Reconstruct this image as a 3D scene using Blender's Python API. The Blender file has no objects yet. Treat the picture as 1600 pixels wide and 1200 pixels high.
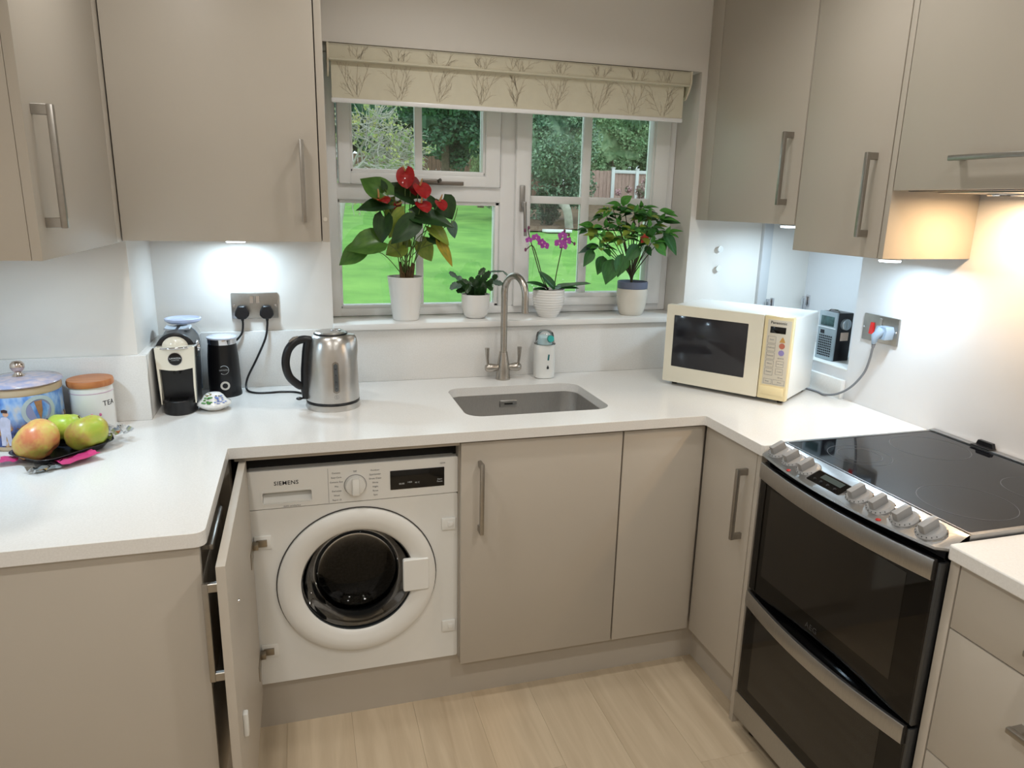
import bpy, bmesh, math, random
from mathutils import Vector, Matrix
random.seed(7)
SC = bpy.context.scene
COL = SC.collection
R = math.radians
PI = math.pi

# ------------------------------------------------------------------ camera
cam_d = bpy.data.cameras.new('camera')
cam = bpy.data.objects.new('camera', cam_d); COL.objects.link(cam)
cam_d.sensor_width = 36.0
cam_d.lens = 1116.15 / 1600 * 36.0
cam_d.clip_start = 0.02; cam_d.clip_end = 200
_yaw, _pit, _rol = R(16.5833), R(14.1389), R(1.2914)
_f = Vector((math.sin(_yaw)*math.cos(_pit), math.cos(_yaw)*math.cos(_pit), -math.sin(_pit)))
_r0 = Vector((math.cos(_yaw), -math.sin(_yaw), 0)); _u0 = _r0.cross(_f)
_r = _r0*math.cos(_rol) + _u0*math.sin(_rol); _u = -_r0*math.sin(_rol) + _u0*math.cos(_rol)
cam.matrix_world = Matrix(((_r.x, _u.x, -_f.x, 0.2035), (_r.y, _u.y, -_f.y, -1.8936), (_r.z, _u.z, -_f.z, 1.5423), (0, 0, 0, 1)))
SC.camera = cam

# ------------------------------------------------------------------ world, lights, exposure
SC.view_settings.view_transform = 'Standard'
SC.view_settings.look = 'None'
SC.view_settings.exposure = 0.0
SC.view_settings.gamma = 1.0
SC.view_settings.use_curve_mapping = False
W = bpy.data.worlds.new('sky'); SC.world = W; W.use_nodes = True
bg = W.node_tree.nodes['Background']
bg.inputs[0].default_value = (0.80, 0.92, 1.0, 1); bg.inputs[1].default_value = 2.3

def area(name, loc, power, col, size=0.1, rot=(0, 0, 0), spread=180):
    d = bpy.data.lights.new(name, 'AREA'); d.shape = 'DISK'; d.size = size; d.energy = power; d.color = col
    d.spread = R(spread)
    o = bpy.data.objects.new(name, d); COL.objects.link(o); o.location = loc; o.rotation_euler = rot
    return o
for (x, y, p) in ((-0.12, -0.30, 3.6), (0.62, 0.06, 2.6), (1.30, -0.32, 3.4), (-0.10, -1.40, 6.0), (1.25, -1.40, 6.0), (-0.05, -2.6, 9.0), (1.25, -2.6, 9.0)):
    area('ceiling_spot', (x, y, 2.385), p, (1.0, 0.975, 0.935), 0.09, spread=150)
COOL = (0.62, 0.83, 1.0)
area('cabinet_led', (0.014, 0.545, 1.398), 1.5, COOL, 0.05)
area('cabinet_led', (-0.45, -0.08, 1.394), 1.8, COOL, 0.05)
area('cabinet_led', (1.86, -0.19, 1.390), 2.0, COOL, 0.05)
area('cabinet_led', (1.93, 0.394, 1.470), 2.4, COOL, 0.05)
area('hood_lamp_light', (1.865, -0.50, 1.582), 3.6, (1.0, 0.68, 0.38), 0.06)

# ------------------------------------------------------------------ materials
def lin(c):
    c = c / 255.0
    return c / 12.92 if c <= 0.04045 else ((c + 0.055) / 1.055) ** 2.4
def rgb(r, g, b): return (lin(r), lin(g), lin(b), 1.0)
MATS = {}
def mat(name, col, rough=0.5, metal=0.0, spec=0.5, var=0.0, vscale=8.0, vstretch=(1, 1, 1), bump=0.0, bscale=200.0, bstretch=(1, 1, 1), coat=0.0, emit=None, es=0.0, col2=None, trans=0.0, ior=1.45, sss=0.0):
    if name in MATS: return MATS[name]
    m = bpy.data.materials.new(name); m.use_nodes = True
    nt = m.node_tree; b = nt.nodes['Principled BSDF']
    b.inputs['Base Color'].default_value = col
    b.inputs['Roughness'].default_value = rough
    b.inputs['Metallic'].default_value = metal
    b.inputs['Specular IOR Level'].default_value = spec
    b.inputs['Coat Weight'].default_value = coat
    b.inputs['IOR'].default_value = ior
    b.inputs['Transmission Weight'].default_value = trans
    if emit:
        b.inputs['Emission Color'].default_value = emit; b.inputs['Emission Strength'].default_value = es
    tc = nt.nodes.new('ShaderNodeTexCoord')
    def noise(scale, stretch, detail=3):
        mp = nt.nodes.new('ShaderNodeMapping'); mp.inputs['Scale'].default_value = stretch
        nt.links.new(tc.outputs['Object'], mp.inputs['Vector'])
        n = nt.nodes.new('ShaderNodeTexNoise'); n.inputs['Scale'].default_value = scale; n.inputs['Detail'].default_value = detail
        nt.links.new(mp.outputs['Vector'], n.inputs['Vector'])
        return n
    if var > 0 or col2:
        n = noise(vscale, vstretch)
        cr = nt.nodes.new('ShaderNodeValToRGB')
        c2 = col2 if col2 else tuple(min(1, c*(1+var)) for c in col[:3]) + (1,)
        c1 = col if col2 else tuple(c*(1-var) for c in col[:3]) + (1,)
        cr.color_ramp.elements[0].position = 0.35; cr.color_ramp.elements[0].color = c1
        cr.color_ramp.elements[1].position = 0.65; cr.color_ramp.elements[1].color = c2
        nt.links.new(n.outputs['Fac'], cr.inputs['Fac']); nt.links.new(cr.outputs['Color'], b.inputs['Base Color'])
    if bump > 0:
        n2 = noise(bscale, bstretch)
        bp = nt.nodes.new('ShaderNodeBump'); bp.inputs['Strength'].default_value = bump; bp.inputs['Distance'].default_value = 0.002
        nt.links.new(n2.outputs['Fac'], bp.inputs['Height']); nt.links.new(bp.outputs['Normal'], b.inputs['Normal'])
    MATS[name] = m
    return m
def glass(name, tint=(1, 1, 1, 1), refl=0.06, rough=0.0):
    if name in MATS: return MATS[name]
    m = bpy.data.materials.new(name); m.use_nodes = True; nt = m.node_tree
    nt.nodes.remove(nt.nodes['Principled BSDF'])
    out = nt.nodes['Material Output']
    t = nt.nodes.new('ShaderNodeBsdfTransparent'); t.inputs[0].default_value = tint
    g = nt.nodes.new('ShaderNodeBsdfGlossy'); g.inputs['Roughness'].default_value = rough
    fr = nt.nodes.new('ShaderNodeFresnel'); fr.inputs[0].default_value = 1.45
    mul = nt.nodes.new('ShaderNodeMath'); mul.operation = 'MULTIPLY'; mul.inputs[1].default_value = refl / 0.034
    nt.links.new(fr.outputs[0], mul.inputs[0]); mul.use_clamp = True
    mx = nt.nodes.new('ShaderNodeMixShader')
    nt.links.new(mul.outputs[0], mx.inputs[0]); nt.links.new(t.outputs[0], mx.inputs[1]); nt.links.new(g.outputs[0], mx.inputs[2])
    nt.links.new(mx.outputs[0], out.inputs[0]); MATS[name] = m
    return m

CAB = mat('matt_taupe_laminate', rgb(181, 173, 161), 0.45, var=0.015, vscale=3, bump=0.03, bscale=500)
CABIN = mat('white_melamine', rgb(215, 213, 208), 0.4, var=0.01)
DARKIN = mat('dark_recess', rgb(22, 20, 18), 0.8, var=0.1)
WALL = mat('white_painted_plaster', rgb(224, 219, 212), 0.6, var=0.012, vscale=4, bump=0.04, bscale=300)
CEILM = mat('ceiling_paint', rgb(232, 229, 222), 0.7, var=0.01)
SPLASH = mat('white_wall_panel', rgb(212, 211, 211), 0.35, var=0.01)
STEEL = mat('brushed_steel', rgb(172, 171, 169), 0.32, metal=1.0, var=0.05, vscale=60, vstretch=(1, 1, 12), bump=0.05, bscale=250, bstretch=(1, 1, 14))
HANDLE = mat('satin_nickel', rgb(164, 160, 154), 0.34, metal=1.0, var=0.03, vscale=90, bump=0.04, bscale=300, bstretch=(12, 12, 1))
CHROME = mat('polished_chrome', rgb(215, 215, 218), 0.08, metal=1.0, var=0.02)
BLACK = mat('black_plastic', rgb(20, 20, 23), 0.32, var=0.08, bump=0.03, bscale=400)
BLACKG = mat('black_gloss', rgb(8, 8, 9), 0.06, var=0.05)
WHITEP = mat('white_appliance_enamel', rgb(226, 226, 222), 0.3, var=0.01)
UPVC = mat('white_window_plastic', rgb(240, 240, 240), 0.28, var=0.01)
CERAM = mat('white_glazed_ceramic', rgb(232, 230, 226), 0.14, var=0.01, coat=0.3)
GREYP = mat('grey_plastic', rgb(150, 148, 145), 0.4, var=0.03)
INK = mat('dark_print_ink', rgb(35, 35, 40), 0.5, var=0.02)
INKG = mat('grey_print_ink', rgb(120, 120, 122), 0.5, var=0.02)
INKW = mat('pale_print_ink', rgb(200, 205, 208), 0.5, var=0.02)

def quartz():
    m = bpy.data.materials.new('white_quartz'); m.use_nodes = True; nt = m.node_tree; b = nt.nodes['Principled BSDF']
    tc = nt.nodes.new('ShaderNodeTexCoord')
    v = nt.nodes.new('ShaderNodeTexVoronoi'); v.inputs['Scale'].default_value = 420
    n = nt.nodes.new('ShaderNodeTexNoise'); n.inputs['Scale'].default_value = 260
    nt.links.new(tc.outputs['Object'], v.inputs['Vector']); nt.links.new(tc.outputs['Object'], n.inputs['Vector'])
    cr = nt.nodes.new('ShaderNodeValToRGB')
    cr.color_ramp.elements[0].position = 0.0; cr.color_ramp.elements[0].color = rgb(232, 231, 228)
    cr.color_ramp.elements[1].position = 1.0; cr.color_ramp.elements[1].color = rgb(214, 212, 208)
    nt.links.new(n.outputs['Fac'], cr.inputs['Fac']); nt.links.new(cr.outputs['Color'], b.inputs['Base Color'])
    r2 = nt.nodes.new('ShaderNodeValToRGB')
    r2.color_ramp.elements[0].position = 0.05; r2.color_ramp.elements[0].color = (0.1, 0.1, 0.1, 1)
    r2.color_ramp.elements[1].position = 0.3; r2.color_ramp.elements[1].color = (0.2, 0.2, 0.2, 1)
    nt.links.new(v.outputs['Distance'], r2.inputs['Fac']); nt.links.new(r2.outputs['Color'], b.inputs['Roughness'])
    return m
QUARTZ = quartz()

def woodmat(name, dark, light, scale=4, stretch=(14, 1, 1), rough=0.4):
    m = bpy.data.materials.new(name); m.use_nodes = True; nt = m.node_tree; b = nt.nodes['Principled BSDF']
    tc = nt.nodes.new('ShaderNodeTexCoord'); oi = nt.nodes.new('ShaderNodeObjectInfo')
    ad = nt.nodes.new('ShaderNodeVectorMath'); ad.operation = 'MULTIPLY_ADD'
    cx = nt.nodes.new('ShaderNodeCombineXYZ')
    for i in range(3): nt.links.new(oi.outputs['Random'], cx.inputs[i])
    nt.links.new(cx.outputs[0], ad.inputs[0]); ad.inputs[1].default_value = (17, 23, 31); nt.links.new(tc.outputs['Object'], ad.inputs[2])
    mp = nt.nodes.new('ShaderNodeMapping'); mp.inputs['Scale'].default_value = stretch
    nt.links.new(ad.outputs[0], mp.inputs['Vector'])
    n = nt.nodes.new('ShaderNodeTexNoise'); n.inputs['Scale'].default_value = scale; n.inputs['Detail'].default_value = 6; n.inputs['Distortion'].default_value = 0.6
    nt.links.new(mp.outputs['Vector'], n.inputs['Vector'])
    cr = nt.nodes.new('ShaderNodeValToRGB')
    cr.color_ramp.elements[0].position = 0.3; cr.color_ramp.elements[0].color = dark
    cr.color_ramp.elements[1].position = 0.7; cr.color_ramp.elements[1].color = light
    nt.links.new(n.outputs['Fac'], cr.inputs['Fac'])
    hs = nt.nodes.new('ShaderNodeHueSaturation')
    mr = nt.nodes.new('ShaderNodeMapRange'); mr.inputs[3].default_value = 0.94; mr.inputs[4].default_value = 1.05
    nt.links.new(oi.outputs['Random'], mr.inputs[0]); nt.links.new(mr.outputs[0], hs.inputs['Value'])
    nt.links.new(cr.outputs['Color'], hs.inputs['Color']); nt.links.new(hs.outputs['Color'], b.inputs['Base Color'])
    b.inputs['Roughness'].default_value = rough
    bp = nt.nodes.new('ShaderNodeBump'); bp.inputs['Strength'].default_value = 0.08; bp.inputs['Distance'].default_value = 0.002
    nt.links.new(n.outputs['Fac'], bp.inputs['Height']); nt.links.new(bp.outputs['Normal'], b.inputs['Normal'])
    return m
FLOORW = woodmat('pale_oak_plank', rgb(180, 162, 136), rgb(198, 181, 155), 2.2, (14, 1, 1), 0.42)

# ------------------------------------------------------------------ geometry builder
class G:
    def __init__(self): self.bm = bmesh.new()
    def _fin(self, vs, M):
        if M is not None: bmesh.ops.transform(self.bm, matrix=M, verts=vs)
    def box(self, x0, x1, y0, y1, z0, z1, bev=0.0, seg=2, M=None):
        bm = self.bm
        r = bmesh.ops.create_cube(bm, size=1.0); vs = r['verts']
        for v in vs:
            v.co = Vector(((x0+x1)/2 + v.co.x*(x1-x0), (y0+y1)/2 + v.co.y*(y1-y0), (z0+z1)/2 + v.co.z*(z1-z0)))
        if bev > 0:
            es = list({e for v in vs for e in v.link_edges})
            rb = bmesh.ops.bevel(bm, geom=es, offset=bev, segments=seg, affect='EDGES', profile=0.5, clamp_overlap=True)
            vs = list({v for f in rb['faces'] for v in f.verts} | {v for v in vs if v.is_valid})
        self._fin(vs, M); return self
    def lathe(self, prof, n=32, M=None, c=(0, 0, 0), cap=True, arc=2*PI):
        bm = self.bm; rings = []; vs = []
        full = abs(arc - 2*PI) < 1e-6
        for (r, z) in prof:
            if r < 1e-6:
                v = bm.verts.new((c[0], c[1], c[2]+z)); rings.append([v]); vs.append(v)
            else:
                ring = [bm.verts.new((c[0]+r*math.cos(arc*i/n), c[1]+r*math.sin(arc*i/n), c[2]+z)) for i in range(n if full else n+1)]
                rings.append(ring); vs += ring
        for a, b in zip(rings, rings[1:]):
            m = max(len(a), len(b))
            rng = range(m) if full else range(m-1)
            for i in rng:
                j = (i+1) % m
                if len(a) == 1 and len(b) == 1: continue
                try:
                    if len(a) == 1: bm.faces.new((a[0], b[i], b[j]))
                    elif len(b) == 1: bm.faces.new((a[i], a[j], b[0]))
                    else: bm.faces.new((a[i], a[j], b[j], b[i]))
                except ValueError: pass
        if cap and full:
            for ring in (rings[0], rings[-1]):
                if len(ring) > 2:
                    try: bm.faces.new(ring)
                    except ValueError: pass
        self._fin(vs, M); return self
    def cyl(self, p0, p1, r0, r1=None, n=20):
        r1 = r0 if r1 is None else r1
        return self.tube([p0, p1], [r0, r1], n)
    def tube(self, pts, rad, n=10, cap=True, M=None):
        bm = self.bm; pts = [Vector(p) for p in pts]
        if not isinstance(rad, (list, tuple)): rad = [rad]*len(pts)
        rings = []; vs = []; prevx = None
        for i, p in enumerate(pts):
            t = (pts[min(i+1, len(pts)-1)] - pts[max(i-1, 0)]).normalized()
            if prevx is None:
                a = Vector((0, 0, 1)) if abs(t.z) < 0.9 else Vector((1, 0, 0))
                x = t.cross(a).normalized()
            else:
                x = (prevx - t*prevx.dot(t)).normalized()
            prevx = x; y = t.cross(x)
            ring = [bm.verts.new(p + (x*math.cos(2*PI*k/n) + y*math.sin(2*PI*k/n))*rad[i]) for k in range(n)]
            rings.append(ring); vs += ring
        for a, b in zip(rings, rings[1:]):
            for k in range(n): bm.faces.new((a[k], a[(k+1) % n], b[(k+1) % n], b[k]))
        if cap:
            bm.faces.new(rings[0][::-1]); bm.faces.new(rings[-1])
        self._fin(vs, M); return self
    def prism(self, poly, d0, d1, axis='z', holes=(), M=None):
        """polygon (2D) extruded along axis; axis z: (x,y); y: (x,z); x: (y,z)"""
        bm = self.bm
        def P(a, b, d):
            return {'z': (a, b, d), 'y': (a, d, b), 'x': (d, a, b)}[axis]
        vs = []
        loops = [list(poly)] + [list(h) for h in holes]
        bot = []; top = []
        for L in loops:
            b = [bm.verts.new(P(a, c, d0)) for a, c in L]; t = [bm.verts.new(P(a, c, d1)) for a, c in L]
            bot.append(b); top.append(t); vs += b + t
        if not holes:
            bm.faces.new(bot[0]); bm.faces.new(top[0][::-1])
        else:
            for S in (bot, top):
                es = []
                for L in S:
                    for i in range(len(L)):
                        es.append(bm.edges.get((L[i], L[(i+1) % len(L)])) or bm.edges.new((L[i], L[(i+1) % len(L)])))
                bmesh.ops.triangle_fill(bm, use_beauty=True, use_dissolve=False, edges=es)
        for b, t in zip(bot, top):
            for i in range(len(b)):
                j = (i+1) % len(b)
                bm.faces.new((b[i], b[j], t[j], t[i]))
        self._fin(vs, M); return self
    def sphere(self, c, r, sc=(1, 1, 1), u=16, v=10, M=None):
        r_ = bmesh.ops.create_uvsphere(self.bm, u_segments=u, v_segments=v, radius=r); vs = r_['verts']
        for w in vs: w.co = Vector((c[0]+w.co.x*sc[0], c[1]+w.co.y*sc[1], c[2]+w.co.z*sc[2]))
        self._fin(vs, M); return self
    def grid(self, fn, nu, nv, closed_u=False):
        bm = self.bm
        V = [[bm.verts.new(fn(i/(nu if closed_u else nu-1), j/(nv-1))) for j in range(nv)] for i in range(nu)]
        for i in range(nu if closed_u else nu-1):
            for j in range(nv-1):
                k = (i+1) % nu
                bm.faces.new((V[i][j], V[k][j], V[k][j+1], V[i][j+1]))
        return self

def rootloc(p):
    v = Vector((0, 0, 0))
    while p is not None:
        v = v + Vector(p.location); p = p.parent
    return v
def link_mesh(name, me, m, parent=None):
    o = bpy.data.objects.new(name, me); COL.objects.link(o)
    if m is not None and len(me.materials) == 0: me.materials.append(m)
    if parent is not None: o.parent = parent
    return o
def obj(name, g, m, parent=None, world=True, smooth=35, tag_=None):
    """world=True: geometry given in world coordinates, moved to sit relative to its (unrotated) thing."""
    bm = g.bm
    if parent is not None and world:
        bmesh.ops.translate(bm, vec=-rootloc(parent), verts=bm.verts)
    loc = None
    if parent is None:
        xs = [v.co for v in bm.verts]
        lo = Vector((min(c.x for c in xs), min(c.y for c in xs), min(c.z for c in xs))); hi = Vector((max(c.x for c in xs), max(c.y for c in xs), max(c.z for c in xs)))
        loc = Vector(((lo.x+hi.x)/2, (lo.y+hi.y)/2, lo.z))
        bmesh.ops.translate(bm, vec=-loc, verts=bm.verts)
    bmesh.ops.recalc_face_normals(bm, faces=bm.faces)
    me = bpy.data.meshes.new(name); bm.to_mesh(me); bm.free()
    if smooth:
        me.polygons.foreach_set('use_smooth', [True]*len(me.polygons))
        me.set_sharp_from_angle(angle=R(smooth))
    o = link_mesh(name, me, m, parent)
    if loc is not None: o.location = loc
    if tag_: tag(o, *tag_)
    return o
def tag(o, label=None, cat=None, group=None, kind=None):
    if label: o['label'] = label
    if cat: o['category'] = cat
    if group: o['group'] = group
    if kind: o['kind'] = kind
    return o
def thing(name, label, cat, loc, rotz=0.0, group=None):
    o = bpy.data.objects.new(name, None); COL.objects.link(o); o.empty_display_size = 0.05
    o.location = loc; o.rotation_euler = (0, 0, rotz)
    return tag(o, label, cat, group)
def struct(name, g, m, parent=None, smooth=35):
    o = obj(name, g, m, parent, smooth=smooth)
    if parent is None: o['kind'] = 'structure'
    return o
def frame(o, xd, yd):
    xd = Vector(xd).normalized(); yd = Vector(yd); yd = (yd - xd*yd.dot(xd)).normalized(); zd = xd.cross(yd)
    return Matrix(((xd.x, yd.x, zd.x, o[0]), (xd.y, yd.y, zd.y, o[1]), (xd.z, yd.z, zd.z, o[2]), (0, 0, 0, 1)))
def text(name, s, size, o, xd, yd, m, parent, world=True, align='CENTER', ext=0.0003, bold=0.0):
    cu = bpy.data.curves.new(name, 'FONT'); cu.body = s; cu.size = size; cu.align_x = align; cu.align_y = 'CENTER'; cu.extrude = ext; cu.offset = bold; cu.resolution_u = 2; cu.space_character = 1.08
    t = bpy.data.objects.new('tmp', cu); COL.objects.link(t)
    dg = bpy.context.evaluated_depsgraph_get()
    me = bpy.data.meshes.new_from_object(t.evaluated_get(dg)); me.name = name
    bpy.data.objects.remove(t); bpy.data.curves.remove(cu)
    M = frame(o, xd, yd)
    if world: M = Matrix.Translation(-rootloc(parent)) @ M
    me.transform(M); me.materials.clear()
    return link_mesh(name, me, m, parent)
def dlegs(P, Q, n): return [Vector(P).lerp(Vector(Q), i/(n-1)) for i in range(n)]
def smooth_path(pts, k=6):
    pts = [Vector(p) for p in pts]; out = []
    for i in range(len(pts)-1):
        p0 = pts[max(i-1, 0)]; p1 = pts[i]; p2 = pts[i+1]; p3 = pts[min(i+2, len(pts)-1)]
        for j in range(k):
            t = j/k
            out.append(0.5*((2*p1) + (-p0+p2)*t + (2*p0-5*p1+4*p2-p3)*t*t + (-p0+3*p1-3*p2+p3)*t**3))
    out.append(pts[-1]); return out
def rrect(x0, x1, y0, y1, r, n=6):
    out = []
    for cx, cy, a in ((x1-r, y1-r, 0), (x0+r, y1-r, 90), (x0+r, y0+r, 180), (x1-r, y0+r, 270)):
        for i in range(n+1):
            t = R(a + 90*i/n); out.append((cx+r*math.cos(t), cy+r*math.sin(t)))
    return out
def circ(cx, cy, r, n=40): return [(cx+r*math.cos(2*PI*i/n), cy+r*math.sin(2*PI*i/n)) for i in range(n)]

def handle(parent, p, along, out, L=0.222, proj=0.037):
    """D handle; p = centre on the door face; along = bar direction, out = direction away from the door"""
    a = Vector(along); o = Vector(out); s = a.cross(o)
    M = Matrix(((s.x, o.x, a.x, p[0]), (s.y, o.y, a.y, p[1]), (s.z, o.z, a.z, p[2]), (0, 0, 0, 1)))
    g = G()
    g.box(-0.006, 0.006, proj-0.012, proj, -L/2, L/2, 0.002, 2, M)
    for sg in (-1, 1):
        c = sg*(L/2-0.010)
        g.box(-0.005, 0.005, -0.0005, proj-0.006, c-0.0095, c+0.0095, 0.001, 1, M)
    return obj('handle', g, HANDLE, parent)

H = 0.91
# ================================================================== ROOM SHELL
g = G(); g.box(-0.9, 2.6, -3.75, 0.95, -0.12, -0.004)
floor = struct('floor', g, mat('floor_base', rgb(120, 105, 85), 0.7))
pw = 0.19; x = -0.66; k = 0
while x < 2.02:
    y = -3.6 - (k*0.43) % 1.2
    while y < 0.66:
        g = G(); g.box(x+0.0002, x+pw-0.0002, max(y, -3.6)+0.0002, min(y+1.3, 0.66)-0.0002, -0.004, 0.0, 0.0004, 1)
        obj('plank', g, FLOORW, floor)
        y += 1.3
    x += pw; k += 1
g = G(); g.box(-0.9, 2.6, -3.75, 0.95, 2.40, 2.5); struct('ceiling', g, CEILM)
WX0, WX1, WZ0, WZ1 = 0.306, 1.676, 1.100, 2.034     # window opening
g = G()
g.box(-0.9, WX0, 0.66, 0.95, -0.1, 2.45); g.box(WX1, 2.6, 0.66, 0.95, -0.1, 2.45)
g.box(WX0, WX1, 0.66, 0.95, -0.1, WZ0); g.box(WX0, WX1, 0.66, 0.95, WZ1, 2.45)
struct('wall_back', g, WALL)
g = G(); g.box(-0.9, -0.255, 0.33, 0.665, -0.1, 2.45); struct('wall_pier', g, WALL)
g = G(); g.box(-0.75, -0.643, -3.7, 0.34, -0.1, 2.45); struct('wall_left', g, WALL)
g = G()
g.box(1.997, 2.26, -3.7, 0.083, -0.1, 2.45); g.box(1.997, 2.26, 0.083, 0.665, -0.1, 1.010); g.box(1.997, 2.26, 0.083, 0.665, 1.95, 2.45)
g.box(2.245, 2.30, 0.06, 0.665, -0.1, 2.45)
struct('wall_right', g, SPLASH)
g = G(); g.box(-0.9, 2.6, -3.75, -3.6, -0.1, 2.45); struct('wall_front', g, WALL)
g = G(); g.box(2.004, 2.046, 0.640, 0.661, 1.010, 1.95, 0.002); struct('corner_shade_strip', g, mat('corner_shade_grey', rgb(196, 196, 196), 0.5, var=0.02))  # added strip; its grey stands in for the shade on the alcove's wall corner
g = G(); g.box(1.9965, 2.2455, 0.085, 0.641, 1.009, 1.014, 0.001); struct('trim_2', g, WHITEP)
# hinge clips in the alcove
for (px_, pz) in ((2.235, 1.165), (2.06, 1.155)):
    g = G()
    g.box(px_-0.014, px_+0.002, 0.628, 0.642, pz-0.03, pz+0.03, 0.002); g.cyl((px_-0.02, 0.63, pz-0.028), (px_-0.02, 0.63, pz+0.022), 0.005, n=10)
    g.box(px_+0.004, px_+0.010, 0.620, 0.640, pz-0.012, pz+0.035, 0.001)
    o = obj('alcove_clip', g, CHROME)
    tag(o, 'small chrome hinge clip in the back corner of the lit alcove' if px_ > 2.2 else 'small chrome hinge clip at the near left edge of the lit alcove', 'hinge', 'chrome clips in the alcove')
# white round knobs on wall right of the window
for z in (1.386, 1.31):
    g = G(); g.lathe([(0.0, 0), (0.008, 0), (0.008, 0.006), (0.012, 0.010), (0.012, 0.016), (0.0, 0.018)], 16, M=frame((1.813, 0.66, z), (1, 0, 0), (0, 0, 1)))
    tag(obj('wall_knob', g, WHITEP), 'upper small white round knob on wall above the microwave' if z > 1.35 else 'lower small white round knob on wall above the microwave', 'knob', 'white knobs on the wall')

# ------------------------------------------------------------------ plinths
g = G(); g.box(-0.03, 1.487, 0.0644, 0.08, 0.0, 0.153); struct('trim_3', g, CAB)
g = G(); g.box(1.4704, 1.486, -0.262, 0.0644, 0.0, 0.147); struct('trim_4', g, CAB)
g = G(); g.box(1.4704, 1.486, -2.6, -0.90, 0.0, 0.16); struct('trim_5', g, CAB)
g = G(); g.box(-0.062, -0.046, -0.45, 0.06, 0.0, 0.147); struct('trim_6', g, CAB)
# ------------------------------------------------------------------ worktop with sink cut-out
SX0, SX1, SY0, SY1 = 0.672, 1.152, 0.140, 0.492
wt = thing('worktop', 'white quartz worktop running around the window side with a sink cut-out', 'worktop', (0.7, 0.3, H-0.03))
poly = [(-0.643, -0.504), (-0.02, -0.504)] + [(-0.02+0.02*math.sin(R(a)), -0.484-0.02*math.cos(R(a))) for a in (15, 30, 45, 60, 75)] + [(0, -0.484), (0, -0.003), (0.003, 0), (1.398, 0), (1.4036, -0.0024), (1.406, -0.008), (1.406, -0.290), (1.412, -0.296), (1.996, -0.296), (1.996, 0.659), (-0.254, 0.659), (-0.254, 0.329), (-0.643, 0.329)]
g = G(); g.prism(poly, H-0.0307, H, 'z', holes=[rrect(SX0, SX1, SY0, SY1, 0.055, 8)])
o = obj('slab', g, QUARTZ, wt, smooth=30)
bv = o.modifiers.new('edge', 'BEVEL'); bv.width = 0.0022; bv.segments = 2; bv.limit_method = 'ANGLE'; bv.angle_limit = R(40)
def upstand(x0, x1, y0, y1, z1, par=wt):
    g = G(); g.box(x0, x1, y0, y1, H+0.0002, z1, 0.0015); return obj('upstand', g, QUARTZ, par)
upstand(-0.231, WX0, 0.643, 0.6598, 1.105); upstand(WX0, WX1+0.02, 0.643, 0.6598, 1.0985); upstand(WX1+0.02, 1.979, 0.643, 0.6598, 1.0985)
upstand(-0.642, -0.231, 0.308, 0.3298, 1.101); upstand(-0.2548, -0.231, 0.3302, 0.643, 1.101)
upstand(1.979, 1.9968, 0.083, 0.6598, 0.976)
w2 = thing('worktop', 'short white quartz worktop over the drawers right of the cooker', 'worktop', (1.7, -1.8, H-0.03))
g = G(); g.prism([(1.412, -0.899), (1.996, -0.899), (1.996, -2.6), (1.406, -2.6), (1.406, -0.905)], H-0.0307, H, 'z')
o = obj('slab', g, QUARTZ, w2, smooth=30); bv = o.modifiers.new('edge', 'BEVEL'); bv.width = 0.003; bv.segments = 2
# window sill
g = G(); g.box(WX0-0.002, WX1-0.001, 0.628, 0.86, 1.1005, 1.122, 0.003)
struct('trim_7', g, mat('sill_quartz', rgb(228, 226, 222), 0.25, var=0.01))

# ================================================================== WINDOW
FY0, FY1 = 0.815, 0.885
win = bpy.data.objects.new('window_1', None); COL.objects.link(win); win.location = (0.99, 0.85, 1.12); win['kind'] = 'structure'
def wbar(name, x0, x1, z0, z1, y0=FY0, y1=FY1, bev=0.006, par=win):
    g = G(); g.box(x0, x1, y0, y1, z0, z1, bev); return obj(name, g, UPVC, par)
ZB, ZT = 1.1225, 2.032
# outer frame
g = G()
g.box(WX0+0.001, 0.345, FY0, FY1, ZB, ZT, 0.005); g.box(1.640, WX1-0.001, FY0, FY1, ZB, ZT, 0.005)
g.box(0.340, 1.645, FY0, FY1, ZB, 1.152, 0.005); g.box(0.340, 1.645, FY0, FY1, 1.985, ZT, 0.005)
g.box(0.945, 1.005, FY0, FY1, 1.150, 1.99, 0.006)         # mullion
g.box(0.340, 0.950, FY0, FY1, 1.545, 1.602, 0.006)        # transom
obj('window_frame', g, UPVC, win)
g = G()                                                   # stepped glazing bead of the fixed pane
for (x0, x1, z0, z1) in ((0.343, 0.352, 1.150, 1.550), (0.930, 0.947, 1.150, 1.550), (0.343, 0.947, 1.150, 1.162), (0.343, 0.947, 1.533, 1.548)):
    g.box(x0, x1, FY0+0.012, FY1-0.01, z0, z1, 0.003)
obj('glazing_bead', g, UPVC, win)
PANE = glass('window_glass', (0.93, 0.97, 0.95, 1), 0.05)
def pane(x0, x1, z0, z1, par):
    g = G(); g.box(x0, x1, 0.848, 0.852, z0, z1); return obj('pane', g, PANE, par)
# fixed lower-left light with one glazing bar
pane(0.345, 0.633, 1.155, 1.545, win); pane(0.649, 0.938, 1.155, 1.545, win)
wbar('glazing_bar', 0.627, 0.655, 1.155, 1.545, 0.838, 0.862, 0.003)
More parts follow.
